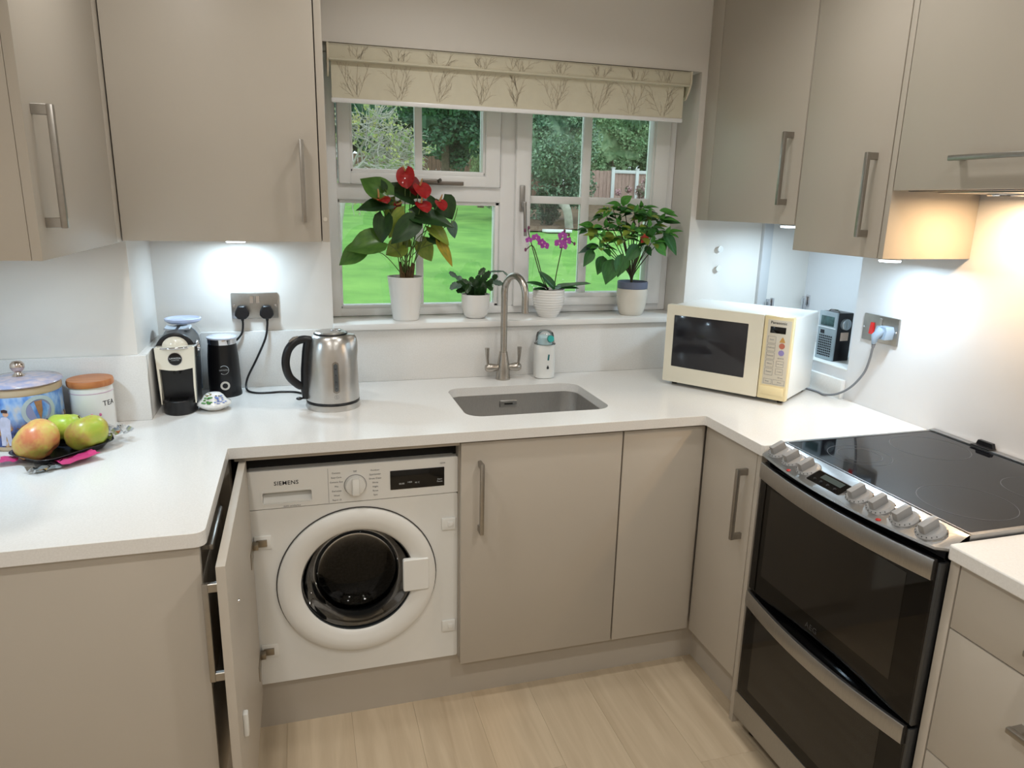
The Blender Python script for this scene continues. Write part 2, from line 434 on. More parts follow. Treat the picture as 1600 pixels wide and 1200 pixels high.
# top-hung sash
g = G()
S0, S1, SZ0, SZ1 = 0.350, 0.942, 1.600, 1.98
y0 = FY0-0.016
g.box(S0, 0.393, y0, FY1-0.01, SZ0, SZ1, 0.006); g.box(0.884, S1, y0, FY1-0.01, SZ0, SZ1, 0.006)
g.box(0.39, 0.89, y0, FY1-0.01, SZ0, 1.640, 0.006); g.box(0.39, 0.89, y0, FY1-0.01, 1.94, SZ1, 0.006)
g.box(0.39, 0.887, y0+0.012, FY1-0.02, 1.636, 1.655, 0.004)
g.box(0.39, 0.402, y0+0.012, FY1-0.02, 1.64, 1.95, 0.004); g.box(0.876, 0.888, y0+0.012, FY1-0.02, 1.64, 1.95, 0.004)
sash = obj('sash', g, UPVC, win)
pane(0.395, 0.627, 1.650, 1.945, sash); pane(0.651, 0.882, 1.650, 1.945, sash)
wbar('glazing_bar', 0.626, 0.654, 1.650, 1.945, 0.838, 0.862, 0.003, sash)
g = G()   # stay handle
g.box(0.642, 0.800, y0-0.006, y0, 1.604, 1.618, 0.002); g.box(0.642, 0.700, y0-0.022, y0-0.004, 1.608, 1.624, 0.004); g.cyl((0.70, y0-0.02, 1.616), (0.712, y0-0.012, 1.622), 0.006, n=10)
obj('stay_handle', g, mat('dark_bronze', rgb(128, 122, 116), 0.4, metal=1.0, var=0.04), sash)
# casement on the right
g = G()
g.box(1.003, 1.062, y0, FY1-0.01, 1.150, 1.985, 0.006); g.box(1.578, 1.640, y0, FY1-0.01, 1.150, 1.985, 0.006)
g.box(1.058, 1.582, y0, FY1-0.01, 1.150, 1.184, 0.006); g.box(1.058, 1.582, y0, FY1-0.01, 1.945, 1.985, 0.006)
g.box(1.058, 1.582, y0+0.012, FY1-0.02, 1.180, 1.200, 0.004)
g.box(1.056, 1.068, y0+0.012, FY1-0.02, 1.18, 1.95, 0.004); g.box(1.573, 1.583, y0+0.012, FY1-0.02, 1.18, 1.95, 0.004)
cas = obj('casement', g, UPVC, win)
for x0, x1 in ((1.064, 1.286), (1.318, 1.576)):
    for z0, z1 in ((1.196, 1.547), (1.573, 1.948)): pane(x0, x1, z0, z1, cas)
wbar('glazing_bar', 1.286, 1.320, 1.196, 1.948, 0.836, 0.864, 0.003, cas)
wbar('glazing_bar', 1.064, 1.288, 1.546, 1.575, 0.838, 0.862, 0.003, cas); wbar('glazing_bar', 1.318, 1.576, 1.546, 1.575, 0.838, 0.862, 0.003, cas)
g = G()   # espagnolette handle
g.box(1.018, 1.038, y0-0.010, y0, 1.515, 1.612, 0.003); g.box(1.022, 1.036, y0-0.042, y0-0.008, 1.535, 1.552, 0.003)
g.tube(smooth_path([(1.029, y0-0.036, 1.548), (1.030, y0-0.040, 1.51), (1.033, y0-0.036, 1.46), (1.035, y0-0.034, 1.425)]), 0.0065, 8)
obj('window_handle', g, mat('satin_grey_metal', rgb(168, 166, 164), 0.4, metal=1.0, var=0.03), cas)

# ================================================================== ROLLER BLIND
FAB = mat('cream_blind_fabric', rgb(213, 207, 186), 0.8, var=0.015, vscale=30, bump=0.05, bscale=600)
BPR = mat('taupe_branch_print', rgb(190, 180, 158), 0.8, var=0.03)
bl = thing('roller_blind', 'cream roller blind printed with bare branches, half lowered over the window', 'blind', (0.97, 0.70, 1.855))
BX0, BX1 = 0.318, 1.632
g = G(); g.box(BX0+0.004, BX1-0.006, 0.652, 0.660, 1.984, 2.030, 0.003)
g.box(BX0+0.004, BX1-0.006, 0.648, 0.668, 1.979, 1.986, 0.003); g.box(BX0+0.004, BX1-0.006, 0.652, 0.72, 2.024, 2.030, 0.002)
pel = obj('fascia', g, FAB, bl)
g = G(); g.box(BX0+0.012, BX1-0.022, 0.668, 0.6695, 1.866, 2.0); fab = obj('fabric', g, FAB, bl)
g = G(); g.box(BX0+0.010, BX1-0.020, 0.664, 0.674, 1.853, 1.868, 0.004); obj('bottom_bar', g, UPVC, bl)
g = G(); g.cyl((BX0+0.012, 0.694, 2.002), (BX1-0.022, 0.694, 2.002), 0.0205, n=24); obj('roller', g, FAB, bl)
for xe in (BX0, BX1-0.006):
    g = G()
    g.prism([(0.650, 2.031), (0.725, 2.031), (0.725, 1.955), (0.705, 1.935), (0.685, 1.935), (0.662, 1.965), (0.650, 1.99)], xe, xe+0.006, 'x')
    obj('end_bracket', g, mat('cream_plastic', rgb(222, 212, 190), 0.4, var=0.01), bl)
g = G()
for dx in (0, 0.008): g.tube([(BX1-0.016+dx, 0.69, 2.0), (BX1-0.016+dx, 0.688, 1.955), (BX1-0.013+dx*0.4, 0.688, 1.945)], 0.0018, 6)
obj('pull_chain', g, mat('chain_plastic', rgb(150, 135, 105), 0.4, var=0.03), bl)
def branch_print(g, x, z, h, y, zmin, zmax, rnd):
    def seg(a, b, w):
        if b[1] > zmax or a[1] < zmin: return
        d = Vector((b[0]-a[0], 0, b[1]-a[1])); n = Vector((-d.z, 0, d.x)).normalized()*w
        p = [Vector((a[0], y, a[1])), Vector((b[0], y, b[1]))]
        g.bm.faces.new([g.bm.verts.new(q) for q in (p[0]-n, p[0]+n, p[1]+n*0.8, p[1]-n*0.8)])
    def grow(px, pz, ang, L, w, depth):
        n = 7 if depth > 1 else 4
        for i in range(n):
            ang = ang*0.97 + rnd.uniform(-0.16, 0.16)
            qx, qz = px+math.sin(ang)*L/n, pz+math.cos(ang)*L/n
            seg((px, pz), (qx, qz), w); px, pz = qx, qz
            if depth > 0 and rnd.random() < 0.9:
                grow(px, pz, ang+rnd.choice((-1, 1))*rnd.uniform(0.35, 0.8), L*rnd.uniform(0.22, 0.42), w*0.65, depth-1)
    for k in range(3): grow(x+rnd.uniform(-0.004, 0.004), z, (-0.34, 0.02, 0.36)[k]+rnd.uniform(-0.08, 0.08), h*(0.9, 1.1, 0.85)[k], 0.0012, 2)
rnd = random.Random(3)
g = G(); g2 = G(); i = 0; xx = BX0+0.09
while xx < BX1-0.06:
    branch_print(g, xx, 1.856, 0.15, 0.6675, 1.867, 1.978, rnd)
    branch_print(g2, xx, 1.945, 0.10, 0.6515, 1.986, 2.027, rnd)
    xx += 0.145+rnd.uniform(-0.02, 0.02); i += 1
for gg, pp in ((g, fab), (g2, pel)):
    o = obj('branch_print', gg, BPR, pp, smooth=0); o['kind'] = 'stuff'

# ================================================================== WALL CABINETS
# left wall unit
ZU = 1.421; ZTOP = 2.18
c = thing('wall_cabinet', 'taupe wall cabinet on the left wall with long steel handle, nearest the camera', 'cabinet', (-0.45, -0.04, ZU))
g = G(); g.box(-0.642, -0.2705, -0.3685, 0.268, ZU+0.0005, ZTOP, 0.001); obj('carcass', g, CAB, c)
g = G(); g.box(-0.270, -0.252, -0.369, 0.222, ZU, ZTOP, 0.0015); d = obj('door', g, CAB, c)
handle(d, (-0.252, -0.323, 1.590), (0, 0, 1), (1, 0, 0))
g = G(); g.box(-0.2705, -0.2522, 0.2235, 0.2870, ZU, ZTOP, 0.0008); obj('filler_strip', g, CAB, c)
g = G(); g.lathe([(0, 0), (0.034, 0), (0.034, -0.010), (0.031, -0.012), (0.0, -0.012)], 28, c=(-0.45, -0.08, ZU+0.0008), cap=False); lh = obj('light_housing', g, HANDLE, c)
g = G(); g.lathe([(0.0, -0.0122), (0.028, -0.0122), (0.027, -0.0165), (0, -0.0175)], 28, c=(-0.45, -0.08, ZU)); obj('light_lens', g, mat('cool_led_lens', rgb(240, 248, 255), 0.4, emit=(0.75, 0.90, 1, 1), es=14), lh)
# wide unit on back wall
c = thing('wall_cabinet', 'wide taupe wall cabinet left of the window with handle at its right edge', 'cabinet', (0.02, 0.46, ZU+0.004))
g = G(); g.box(-0.250, 0.268, 0.290, 0.6595, ZU+0.004, ZTOP, 0.001); obj('carcass', g, CAB, c)
g = G(); g.box(-0.2495, 0.2665, 0.2685, 0.2875, ZU+0.003, ZTOP, 0.0015); d = obj('door', g, CAB, c)
handle(d, (0.222, 0.2685, 1.590), (0, 0, 1), (0, -1, 0))
g = G(); g.box(0.2695, 0.289, 0.268, 0.6595, ZU+0.003, ZTOP, 0.001); ep = obj('end_panel', g, CAB, c)
g = G(); g.lathe([(0, 0), (0.006, 0), (0.0055, 0.0018), (0, 0.002)], 14, M=frame((0.279, 0.268, 1.488), (1, 0, 0), (0, 0, 1))); obj('screw_cap', g, mat('cover_cap', rgb(200, 192, 178), 0.4), ep)
# corner unit on right wall (higher bottom)
c = thing('wall_cabinet', 'taupe corner wall cabinet beside the window with a higher bottom edge', 'cabinet', (1.85, 0.33, 1.498))
g = G(); g.box(1.719, 1.9965, 0.060, 0.659, 1.498, 2.40, 0.001); obj('carcass', g, CAB, c)
g = G(); g.box(1.699, 1.719, 0.576, 0.659, 1.498, 2.40, 0.001); obj('filler_strip', g, CAB, c)
g = G(); g.box(1.698, 1.717, 0.064, 0.573, 1.498, 2.40, 0.0015); d = obj('door', g, CAB, c)
handle(d, (1.698, 0.116, 1.668), (0, 0, 1), (-1, 0, 0))
# tall one
c = thing('wall_cabinet', 'narrow taupe wall cabinet hanging lower, between the corner cabinet and extractor', 'cabinet', (1.85, -0.12, ZU))
g = G(); g.box(1.719, 1.9965, -0.294, 0.058, ZU, 2.40, 0.001); obj('carcass', g, CAB, c)
g = G(); g.box(1.698, 1.717, -0.2945, 0.0575, ZU, 2.40, 0.0015); d = obj('door', g, CAB, c)
handle(d, (1.698, -0.246, 1.586), (0, 0, 1), (-1, 0, 0))
g = G(); g.box(1.699, 1.9965, -0.315, -0.297, ZU, 2.40, 0.001); obj('end_panel', g, CAB, c)
# extractor cabinet
c = thing('wall_cabinet', 'taupe cabinet above the cooker with a horizontal bar handle', 'cabinet', (1.85, -0.62, 1.60))
g = G(); g.box(1.719, 1.9965, -0.915, -0.3165, 1.625, 2.40, 0.001); obj('carcass', g, CAB, c)
g = G(); g.box(1.698, 1.717, -0.916, -0.318, 1.598, 2.40, 0.0015); d = obj('door', g, CAB, c)
handle(d, (1.698, -0.655, 1.668), (0, 1, 0), (-1, 0, 0), 0.30)
e = thing('cooker_hood', 'slim built-in extractor hood with warm lamp under the cabinet above the cooker', 'cooker hood', (1.85, -0.62, 1.59))
g = G(); g.box(1.72, 1.995, -0.90, -0.345, 1.596, 1.624, 0.002); obj('body', g, mat('dark_grey_metal', rgb(70, 70, 72), 0.35, metal=0.8, var=0.04), e)
g = G(); g.box(1.76, 1.985, -0.88, -0.40, 1.5925, 1.596, 0.001); obj('grease_filter', g, STEEL, e)
g = G(); g.lathe([(0.038, 0.0), (0.040, 0.002), (0.040, 0.006)], 28, c=(1.865, -0.50, 1.5865)); obj('lamp_rim', g, CHROME, e)
g = G(); g.lathe([(0, 0), (0.036, 0.0), (0.036, 0.004), (0, 0.004)], 28, c=(1.865, -0.50, 1.5868)); obj('lamp_lens', g, mat('warm_lamp_lens', rgb(255, 230, 190), 0.4, emit=(1, 0.72, 0.42, 1), es=14), e)
# under-cabinet lights
LED = mat('cool_led_lens', rgb(240, 248, 255), 0.4, emit=(0.75, 0.90, 1, 1), es=14)
for (p, zt, lab) in (((0.014, 0.530), ZU+0.004, 'white round LED light under the wide cabinet left of the window'), ((1.845, -0.19), ZU, 'white round LED light under the narrow low-hanging cabinet'), ((1.93, 0.394), 1.498, 'white round LED light under the corner cabinet')):
    t = thing('cabinet_light', lab, 'light', (p[0], p[1], zt), 0, 'under-cabinet lights')
    g = G(); g.lathe([(0, 0), (0.034, 0), (0.034, -0.010), (0.031, -0.012), (0.028, -0.012)], 28, c=(p[0], p[1], zt-0.0002), cap=False); obj('housing', g, HANDLE, t)
    g = G(); g.lathe([(0.0, -0.010), (0.030, -0.010), (0.028, -0.0175), (0, -0.0185)], 28, c=(p[0], p[1], zt)); obj('lens', g, LED, t)

# ================================================================== BASE CABINETS
c = thing('base_cabinet', 'taupe end of the left counter run with drawers facing the open door', 'cabinet', (-0.33, -0.2, 0.0))
g = G(); g.box(-0.642, -0.0145, -0.490, -0.472, 0.0, 0.8785, 0.001); obj('end_panel', g, CAB, c)
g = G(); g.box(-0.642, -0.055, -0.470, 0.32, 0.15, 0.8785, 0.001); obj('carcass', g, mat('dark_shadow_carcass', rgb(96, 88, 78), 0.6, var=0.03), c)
for z0, z1, hz in ((0.737, 0.876, 0.842), (0.450, 0.734, 0.62), (0.150, 0.447, 0.35)):
    g = G(); g.box(-0.052, -0.0335, -0.468, 0.03, z0, z1, 0.0015); d = obj('drawer', g, CAB, c)
    if hz > 0.8: handle(d, (-0.0335, -0.33, hz), (0, 1, 0), (1, 0, 0), 0.20)
g = G(); g.box(-0.052, -0.005, 0.033, 0.10, 0.15, 0.8785, 0.001); obj('corner_post', g, CAB, c)
# sink unit
c = thing('base_cabinet', 'taupe base cabinet under the sink with handle on its left edge', 'cabinet', (0.88, 0.3, 0.147))
g = G(); g.box(0.632, 1.132, 0.036, 0.60, 0.147, 0.62, 0.001); g.box(0.632, 0.650, 0.036, 0.60, 0.6, 0.878, 0.001); g.box(1.160, 1.176, 0.036, 0.60, 0.147, 0.878, 0.001); obj('carcass', g, CAB, c)
g = G(); g.box(0.6235, 1.1315, 0.0144, 0.0334, 0.1455, 0.872, 0.0015); d = obj('door', g, CAB, c)
handle(d, (0.679, 0.0144, 0.705), (0, 0, 1), (0, -1, 0))
c = thing('base_cabinet', 'taupe corner base cabinet with blank panel and a door beside the cooker', 'cabinet', (1.5, 0.1, 0.147))
g = G(); g.box(1.18, 1.435, 0.036, 0.60, 0.147, 0.878, 0.001); g.box(1.442, 1.99, -0.257, 0.60, 0.147, 0.878, 0.001); obj('carcass', g, CAB, c)
g = G(); g.box(1.1365, 1.4165, 0.0144, 0.0334, 0.1455, 0.872, 0.0015); obj('blank_panel', g, CAB, c)
g = G(); g.box(1.4200, 1.4390, -0.257, 0.0105, 0.1455, 0.872, 0.0015); d = obj('door', g, CAB, c)
handle(d, (1.4200, -0.220, 0.704), (0, 0, 1), (-1, 0, 0))
g = G(); g.box(1.4205, 1.99, -0.2775, -0.2595, 0.0, 0.8785, 0.001); obj('end_panel', g, CAB, c)
c = thing('base_cabinet', 'taupe three-drawer base cabinet right of the cooker', 'cabinet', (1.7, -1.25, 0.0))
g = G(); g.box(1.4205, 1.99, -0.921, -0.900, 0.0, 0.8785, 0.001); obj('end_panel', g, CAB, c)
g = G(); g.box(1.442, 1.99, -1.52, -0.922, 0.16, 0.8785, 0.001); obj('carcass', g, CAB, c)
for z0, z1, hz in ((0.7385, 0.874, 0.80), (0.4505, 0.7355, 0.643), (0.16, 0.4475, 0.35)):
    g = G(); g.box(1.4200, 1.4390, -1.52, -0.9245, z0, z1, 0.0015); d = obj('drawer', g, CAB, c)
    handle(d, (1.4200, -1.215, hz), (0, 1, 0), (-1, 0, 0), 0.24)
g = G(); g.box(1.4200, 1.99, -2.6, -1.524, 0.16, 0.8785, 0.0015)
o = obj('base_cabinet', g, CAB); tag(o, 'plain taupe base cabinet at the near right end of the run', 'cabinet')

# ================================================================== SINK + TAP
s = thing('sink', 'undermounted brushed steel sink bowl below the window', 'sink', (0.91, 0.31, 0.70))
SINKM = mat('sink_steel', rgb(190, 188, 185), 0.45, metal=1.0, var=0.05, vscale=80, vstretch=(10, 1, 1), bump=0.04, bscale=300, bstretch=(1, 12, 12))
g = G(); bm = g.bm; rings = []
for (ins, z, rr) in ((-0.012, 0.8785, 0.06), (0.001, 0.8785, 0.056), (0.002, 0.73, 0.056), (0.010, 0.712, 0.055), (0.030, 0.703, 0.05), (0.15, 0.700, 0.02)):
    rings.append([bm.verts.new((x, y, z)) for x, y in rrect(SX0+ins, SX1-ins, SY0+ins, SY1-ins, rr, 8)])
for a, b in zip(rings, rings[1:]):
    for i in range(len(a)):
        j = (i+1) % len(a); bm.faces.new((a[i], a[j], b[j], b[i]))
bm.faces.new(rings[-1])
o = obj('bowl', g, SINKM, s, smooth=50)
so = o.modifiers.new('wall', 'SOLIDIFY'); so.thickness = 0.0012; so.offset = 1
g = G(); g.box(0.868, 0.932, 0.484, 0.4895, 0.832, 0.857, 0.003); ov = obj('overflow_plate', g, STEEL, s)
g = G(); g.box(0.884, 0.916, 0.4835, 0.487, 0.842, 0.848, 0.001); obj('slot', g, DARKIN, ov)
g = G(); g.lathe([(0.044, 0.0), (0.044, 0.003), (0.036, 0.001), (0.030, -0.004), (0.0, -0.004)], 28, c=(0.905, 0.31, 0.7005)); obj('drain', g, CHROME, s)

TB = (0.908, 0.592)
t = thing('kitchen_tap', 'brushed nickel swan-neck mixer tap with two lever handles behind the sink', 'tap', (TB[0], TB[1], H))
TAP = mat('brushed_nickel', rgb(180, 174, 166), 0.27, metal=1.0, var=0.03, vscale=90, bump=0.03, bscale=300, bstretch=(1, 1, 8))
g = G(); g.lathe([(0.0, 0), (0.027, 0), (0.027, 0.006), (0.0255, 0.012), (0.0245, 0.035), (0.022, 0.06), (0.018, 0.085), (0.0155, 0.098), (0.0150, 0.104), (0, 0.104)], 28, c=(TB[0], TB[1], H)); obj('body', g, TAP, t)
dirv = Vector((0.040, -0.125, 0)).normalized(); rad = 0.0655; zc = 1.232
pts = [Vector((TB[0], TB[1], 1.0)), Vector((TB[0], TB[1], 1.08)), Vector((TB[0], TB[1], 1.16))]
for k in range(0, 21):
    a = PI*k/20
    pts.append(Vector((TB[0], TB[1], zc)) + dirv*(rad-rad*math.cos(a)) + Vector((0, 0, rad*math.sin(a))))
pts += [pts[-1]+Vector((0, 0, -0.03)), pts[-1]+Vector((0, 0, -0.058))]
g = G(); g.tube(pts, 0.0122, 20); sp = obj('spout', g, TAP, t)
for sg in (-1, 1):
    g = G(); prof = [(0.0, 0.0), (0.010, 0.0), (0.0125, 0.012), (0.0165, 0.030), (0.0155, 0.044), (0.010, 0.052), (0, 0.053)]
    M = frame((TB[0]+sg*0.016, TB[1], 0.955), (0, 1, 0), (0, 0, 1)) if sg > 0 else frame((TB[0]-0.016, TB[1], 0.955), (0, -1, 0), (0, 0, 1))
    g.lathe(prof, 20, M=M); arm = obj('valve_arm', g, TAP, t)
    g = G(); g.tube([(TB[0]+sg*0.058, TB[1], 0.960), (TB[0]+sg*0.061, TB[1], 0.990), (TB[0]+sg*0.062, TB[1], 1.030)], [0.0045, 0.0055, 0.0085], 14); obj('lever', g, TAP, arm)

# ================================================================== WASHING MACHINE with open furniture door
w = thing('washing_machine', 'white built-in washing machine with round porthole, its taupe door open', 'washing machine', (0.33, 0.30, 0.16))
WX, WXe, WF, WZb, WZt = 0.031, 0.6205, 0.048, 0.158, 0.822
DC = (0.3245, 0.462)
g = G()
outer = rrect(WX, WXe, WZb, 0.708, 0.006, 3)
g.prism(outer, WF, WF+0.02, 'y', holes=[circ(DC[0], DC[1], 0.19, 48)])
obj('front_panel', g, WHITEP, w)
g = G(); g.box(WX, WX+0.01, WF+0.02, 0.58, WZb, WZt); g.box(WXe-0.01, WXe, WF+0.02, 0.58, WZb, WZt); g.box(WX, WXe, 0.57, 0.58, WZb, WZt); g.box(WX, WXe, WF+0.02, 0.58, WZb, WZb+0.01); g.box(WX, WXe, WF+0.022, 0.58, WZt-0.012, WZt)
obj('casing', g, WHITEP, w)
g = G(); g.prism(rrect(WX, WXe, 0.7105, WZt, 0.004, 3), WF-0.002, WF+0.022, 'y', holes=[rrect(0.074, 0.204, 0.7245, 0.7585, 0.005, 4)]); cp = obj('control_panel', g, WHITEP, w)
g = G(); g.box(0.2495, 0.2503, WF-0.0026, WF, 0.712, 0.815); obj('panel_joint', g, INKG, cp)
# drawer recess
g = G(); g.box(0.070, 0.208, WF+0.0225, WF+0.025, 0.72, 0.763); g.prism(rrect(0.070, 0.208, 0.7205, 0.7625, 0.006, 4), WF-0.0035, WF-0.0015, 'y', holes=[rrect(0.074, 0.204, 0.7245, 0.7585, 0.005, 4)]); dr = obj('detergent_drawer', g, WHITEP, cp)
g = G(); g.prism([(WF+0.022, 0.7246), (WF-0.001, 0.7246), (WF-0.001, 0.7275), (WF+0.006, 0.731), (WF+0.022, 0.745)], 0.0745, 0.2035, 'x'); obj('grip', g, WHITEP, dr)
text('brand_lettering', 'SIEMENS', 0.0165, (0.138, WF-0.0025, 0.783), (1, 0, 0), (0, 0, 1), INK, cp, bold=0.0001)
text('small_print', 'iQ300 varioPerfect', 0.0055, (0.150, WF-0.0025, 0.7145), (1, 0, 0), (0, 0, 1), INKG, cp)
g = G(); g.lathe([(0, 0), (0.030, 0), (0.030, 0.003), (0.027, 0.014), (0.024, 0.016), (0, 0.016)], 32, M=frame((0.324, WF-0.002, 0.760), (1, 0, 0), (0, 0, 1))); kb = obj('dial', g, WHITEP, cp)
g = G(); g.box(0.314, 0.334, WF-0.028, WF-0.016, 0.736, 0.786, 0.003); obj('dial_grip', g, WHITEP, kb)
g = G(); g.lathe([(0.030, 0.0), (0.0315, 0.0), (0.0315, 0.0006), (0.030, 0.0006)], 32, M=frame((0.324, WF-0.002, 0.760), (1, 0, 0), (0, 0, 1)), cap=False); obj('dial_ring', g, INKG, kb)
for i in range(7):
    text('dial_print', ('Cottons', 'Easy-Care', 'Cottons Eco', 'Mix', 'Delicates', 'Wool', 'Rapid 15')[i], 0.0065, (0.272, WF-0.0025, 0.800-i*0.0135), (1, 0, 0), (0, 0, 1), INKG, cp)
    text('dial_print', ('Outdoor', 'Sportswear', 'Drum Clean', 'Shirts', 'Night', 'Rinse', 'Spin')[i], 0.0065, (0.380, WF-0.0025, 0.800-i*0.0125), (1, 0, 0), (0, 0, 1), INKG, cp)
text('dial_print', 'Off', 0.0065, (0.324, WF-0.0025, 0.801), (1, 0, 0), (0, 0, 1), INKG, cp)
g = G(); g.box(0.4225, 0.580, WF-0.004, WF, 0.735, 0.793, 0.001); ds = obj('display', g, BLACKG, cp)
for (x_, z_, s_) in ((0.455, 0.752, '88:88'), (0.478, 0.755, '1400'), (0.500, 0.752, '90 C'), (0.566, 0.757, 'Start'), (0.566, 0.750, 'Pause')):
    text('display_print', s_, 0.0065, (x_, WF-0.0043, z_), (1, 0, 0), (0, 0, 1), INKW, ds)
text('small_print', 'iQ300', 0.0055, (0.575, WF-0.0025, 0.805), (1, 0, 0), (0, 0, 1), INKG, cp)
# porthole door: lathe along -y
MD = frame((DC[0], WF, DC[1]), (1, 0, 0), (0, 0, 1))      # local +z points to -y (towards room)
g = G(); g.lathe([(0.226, 0.0), (0.2275, 0.005), (0.2265, 0.012), (0.220, 0.0165), (0.206, 0.0185), (0.196, 0.0185), (0.188, 0.0175), (0.176, 0.014), (0.166, 0.0105), (0.1625, 0.007), (0.161, -0.002), (0.161, -0.004)], 72, M=MD, cap=False)
pd = obj('porthole_door', g, WHITEP, w, smooth=40)
g = G(); g.lathe([(0.2275, 0.0003), (0.2305, 0.0003), (0.2305, 0.002), (0.2275, 0.002)], 72, M=MD, cap=False); obj('door_gap', g, mat('gap_grey', rgb(70, 68, 66), 0.7), pd)
g = G(); g.lathe([(0.162, 0.004), (0.159, 0.001), (0.157, -0.015), (0.150, -0.045), (0.138, -0.075), (0.118, -0.098), (0.09, -0.110), (0.05, -0.116), (0.0, -0.118)], 56, M=MD, cap=False)
obj('glass_bowl', g, glass('porthole_glass', (0.20, 0.215, 0.225, 1), 0.022), pd, smooth=60)
g = G(); g.prism(rrect(0.453, 0.530, 0.414, 0.517, 0.006, 4), WF-0.0225, WF-0.006, 'y'); o = obj('door_grip', g, WHITEP, pd)
bv = o.modifiers.new('edge', 'BEVEL'); bv.width = 0.003; bv.segments = 2; bv.limit_method = 'ANGLE'
g = G(); g.lathe([(0.188, 0.0), (0.176, -0.01), (0.168, -0.03), (0.172, -0.05), (0.160, -0.065), (0.165, -0.10), (0.168, -0.12), (0.22, -0.125)], 56, M=MD, cap=False)
obj('door_gasket', g, mat('grey_rubber', rgb(110, 112, 116), 0.5, var=0.04), w, smooth=60)
g = G(); g.lathe([(0.168, -0.115), (0.235, -0.122), (0.235, -0.40), (0.0, -0.41)], 48, M=MD, cap=False)
for a in (90, 210, 330):
    ca, sa = math.cos(R(a)), math.sin(R(a))
    g.tube([(DC[0]+ca*0.215, WF+0.14, DC[1]+sa*0.215), (DC[0]+ca*0.205, WF+0.39, DC[1]+sa*0.205)], 0.03, 10)
obj('drum', g, mat('drum_steel', rgb(96, 94, 92), 0.35, metal=1.0, var=0.2, vscale=120, bump=0.5, bscale=160), w, smooth=50)
for z in (0.611, 0.268):
    g = G(); g.box(0.572, 0.614, WF-0.006, WF, z-0.019, z+0.019, 0.002); k = obj('catch', g, WHITEP, w)
    g = G(); g.box(0.590, 0.606, WF-0.0085, WF-0.006, z-0.008, z+0.008, 0.001); obj('catch_button', g, WHITEP, k)
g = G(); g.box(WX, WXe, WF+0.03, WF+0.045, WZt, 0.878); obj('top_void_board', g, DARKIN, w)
# furniture door opened at right angles
dx0, dx1, dy0, dy1 = 0.0220, 0.0400, -0.566, 0.030
g = G(); g.box(dx0, dx1, dy0, dy1, 0.146, 0.865, 0.0012); fd = obj('furniture_door', g, CAB, w)
handle(fd, (dx0, -0.505, 0.690), (0, 0, 1), (-1, 0, 0), 0.222, 0.036)
for z in (0.611, 0.268):
    g = G(); g.box(0.044, 0.089, WF-0.004, WF, z-0.020, z+0.020, 0.001); hp = obj('hinge_plate', g, WHITEP, w)
    g = G(); g.box(0.050, 0.078, WF-0.010, WF-0.004, z-0.010, z+0.010, 0.001); g.box(dx1, 0.056, WF-0.030, WF-0.006, z-0.008, z+0.008, 0.001); g.box(dx1-0.0005, dx1+0.002, -0.05, 0.026, z-0.03, z+0.014, 0.001)
    obj('hinge', g, mat('brass_toned_steel', rgb(150, 142, 128), 0.35, metal=1.0, var=0.05), hp)
for (y_, z_) in ((-0.40, 0.695), (-0.46, 0.46)):
    g = G(); g.lathe([(0, 0), (0.005, 0), (0.004, 0.003), (0, 0.0032)], 12, M=frame((dx1, y_, z_), (0, 1, 0), (0, 0, 1))); obj('screw_cap', g, CHROME, fd)
g = G(); g.box(dx1, dx1+0.010, -0.49, -0.472, 0.42, 0.475, 0.002); obj('catch_striker', g, WHITEP, fd)
g = G(); g.box(WX-0.02, 0.622, 0.021, 0.035, 0.864, 0.8785, 0.001); obj('top_rail', g, CAB, w)
g = G(); g.box(0.6212, 0.6310, 0.036, 0.58, 0.153, 0.8785); o = obj('side_panel', g, CAB, w)

# ================================================================== COOKER
ck = thing('cooker', 'stainless steel electric cooker with black glass doors and seven grey knobs', 'cooker', (1.68, -0.598, 0.0))
CY0, CY1 = -0.895, -0.2995
YM = (CY0+CY1)/2; HW = (CY1-CY0)/2
def bow(y, amt): return amt*(1-((y-YM)/HW)**2)
CST = mat('cooker_steel', rgb(172, 172, 172), 0.33, metal=1.0, var=0.04, vscale=50, vstretch=(1, 10, 1), bump=0.04, bscale=260, bstretch=(1, 14, 1))
g = G()
prof = [(1.430, 0.890), (1.400, 0.888), (1.396, 0.891), (1.398, 0.8955), (1.410, 0.900), (1.448, 0.915), (1.462, 0.9195), (1.470, 0.9195), (1.470, 0.905)]
N = 30
def pan(u, v):
    y = CY0 + (CY1-CY0)*u; k = v*(len(prof)-1); i = min(int(k), len(prof)-2); f = k-i
    x = prof[i][0]*(1-f)+prof[i+1][0]*f; z = prof[i][1]*(1-f)+prof[i+1][1]*f
    wgt = max(0, min(1, (1.462-x)/0.05))
    edge = min(u, 1-u)*(CY1-CY0); rc = 0.02
    add = (rc - math.sqrt(max(0, rc*rc-(rc-edge)**2))) if edge < rc else 0
    return (x - bow(y, 0.036)*wgt + add*wgt, y, z)
g.grid(pan, 45, len(prof))
cpn = obj('control_panel', g, CST, ck, smooth=40)
g = G(); g.prism([(1.465, CY0), (1.465, CY1), (1.993, CY1), (1.993, CY0)], 0.900, 0.9195, 'z', holes=[rrect(1.474, 1.972, CY0+0.010, CY1-0.010, 0.006, 3)]); obj('hob_frame', g, CST, ck)
g = G(); g.prism(rrect(1.4745, 1.9715, CY0+0.0105, CY1-0.0105, 0.005, 3), 0.900, 0.9185, 'z'); hob = obj('hob_glass', g, mat('hob_black_glass', rgb(12, 12, 16), 0.05, spec=0.33, var=0.04), ck)
RING = mat('hob_zone_print', rgb(72, 74, 80), 0.3, var=0.05)
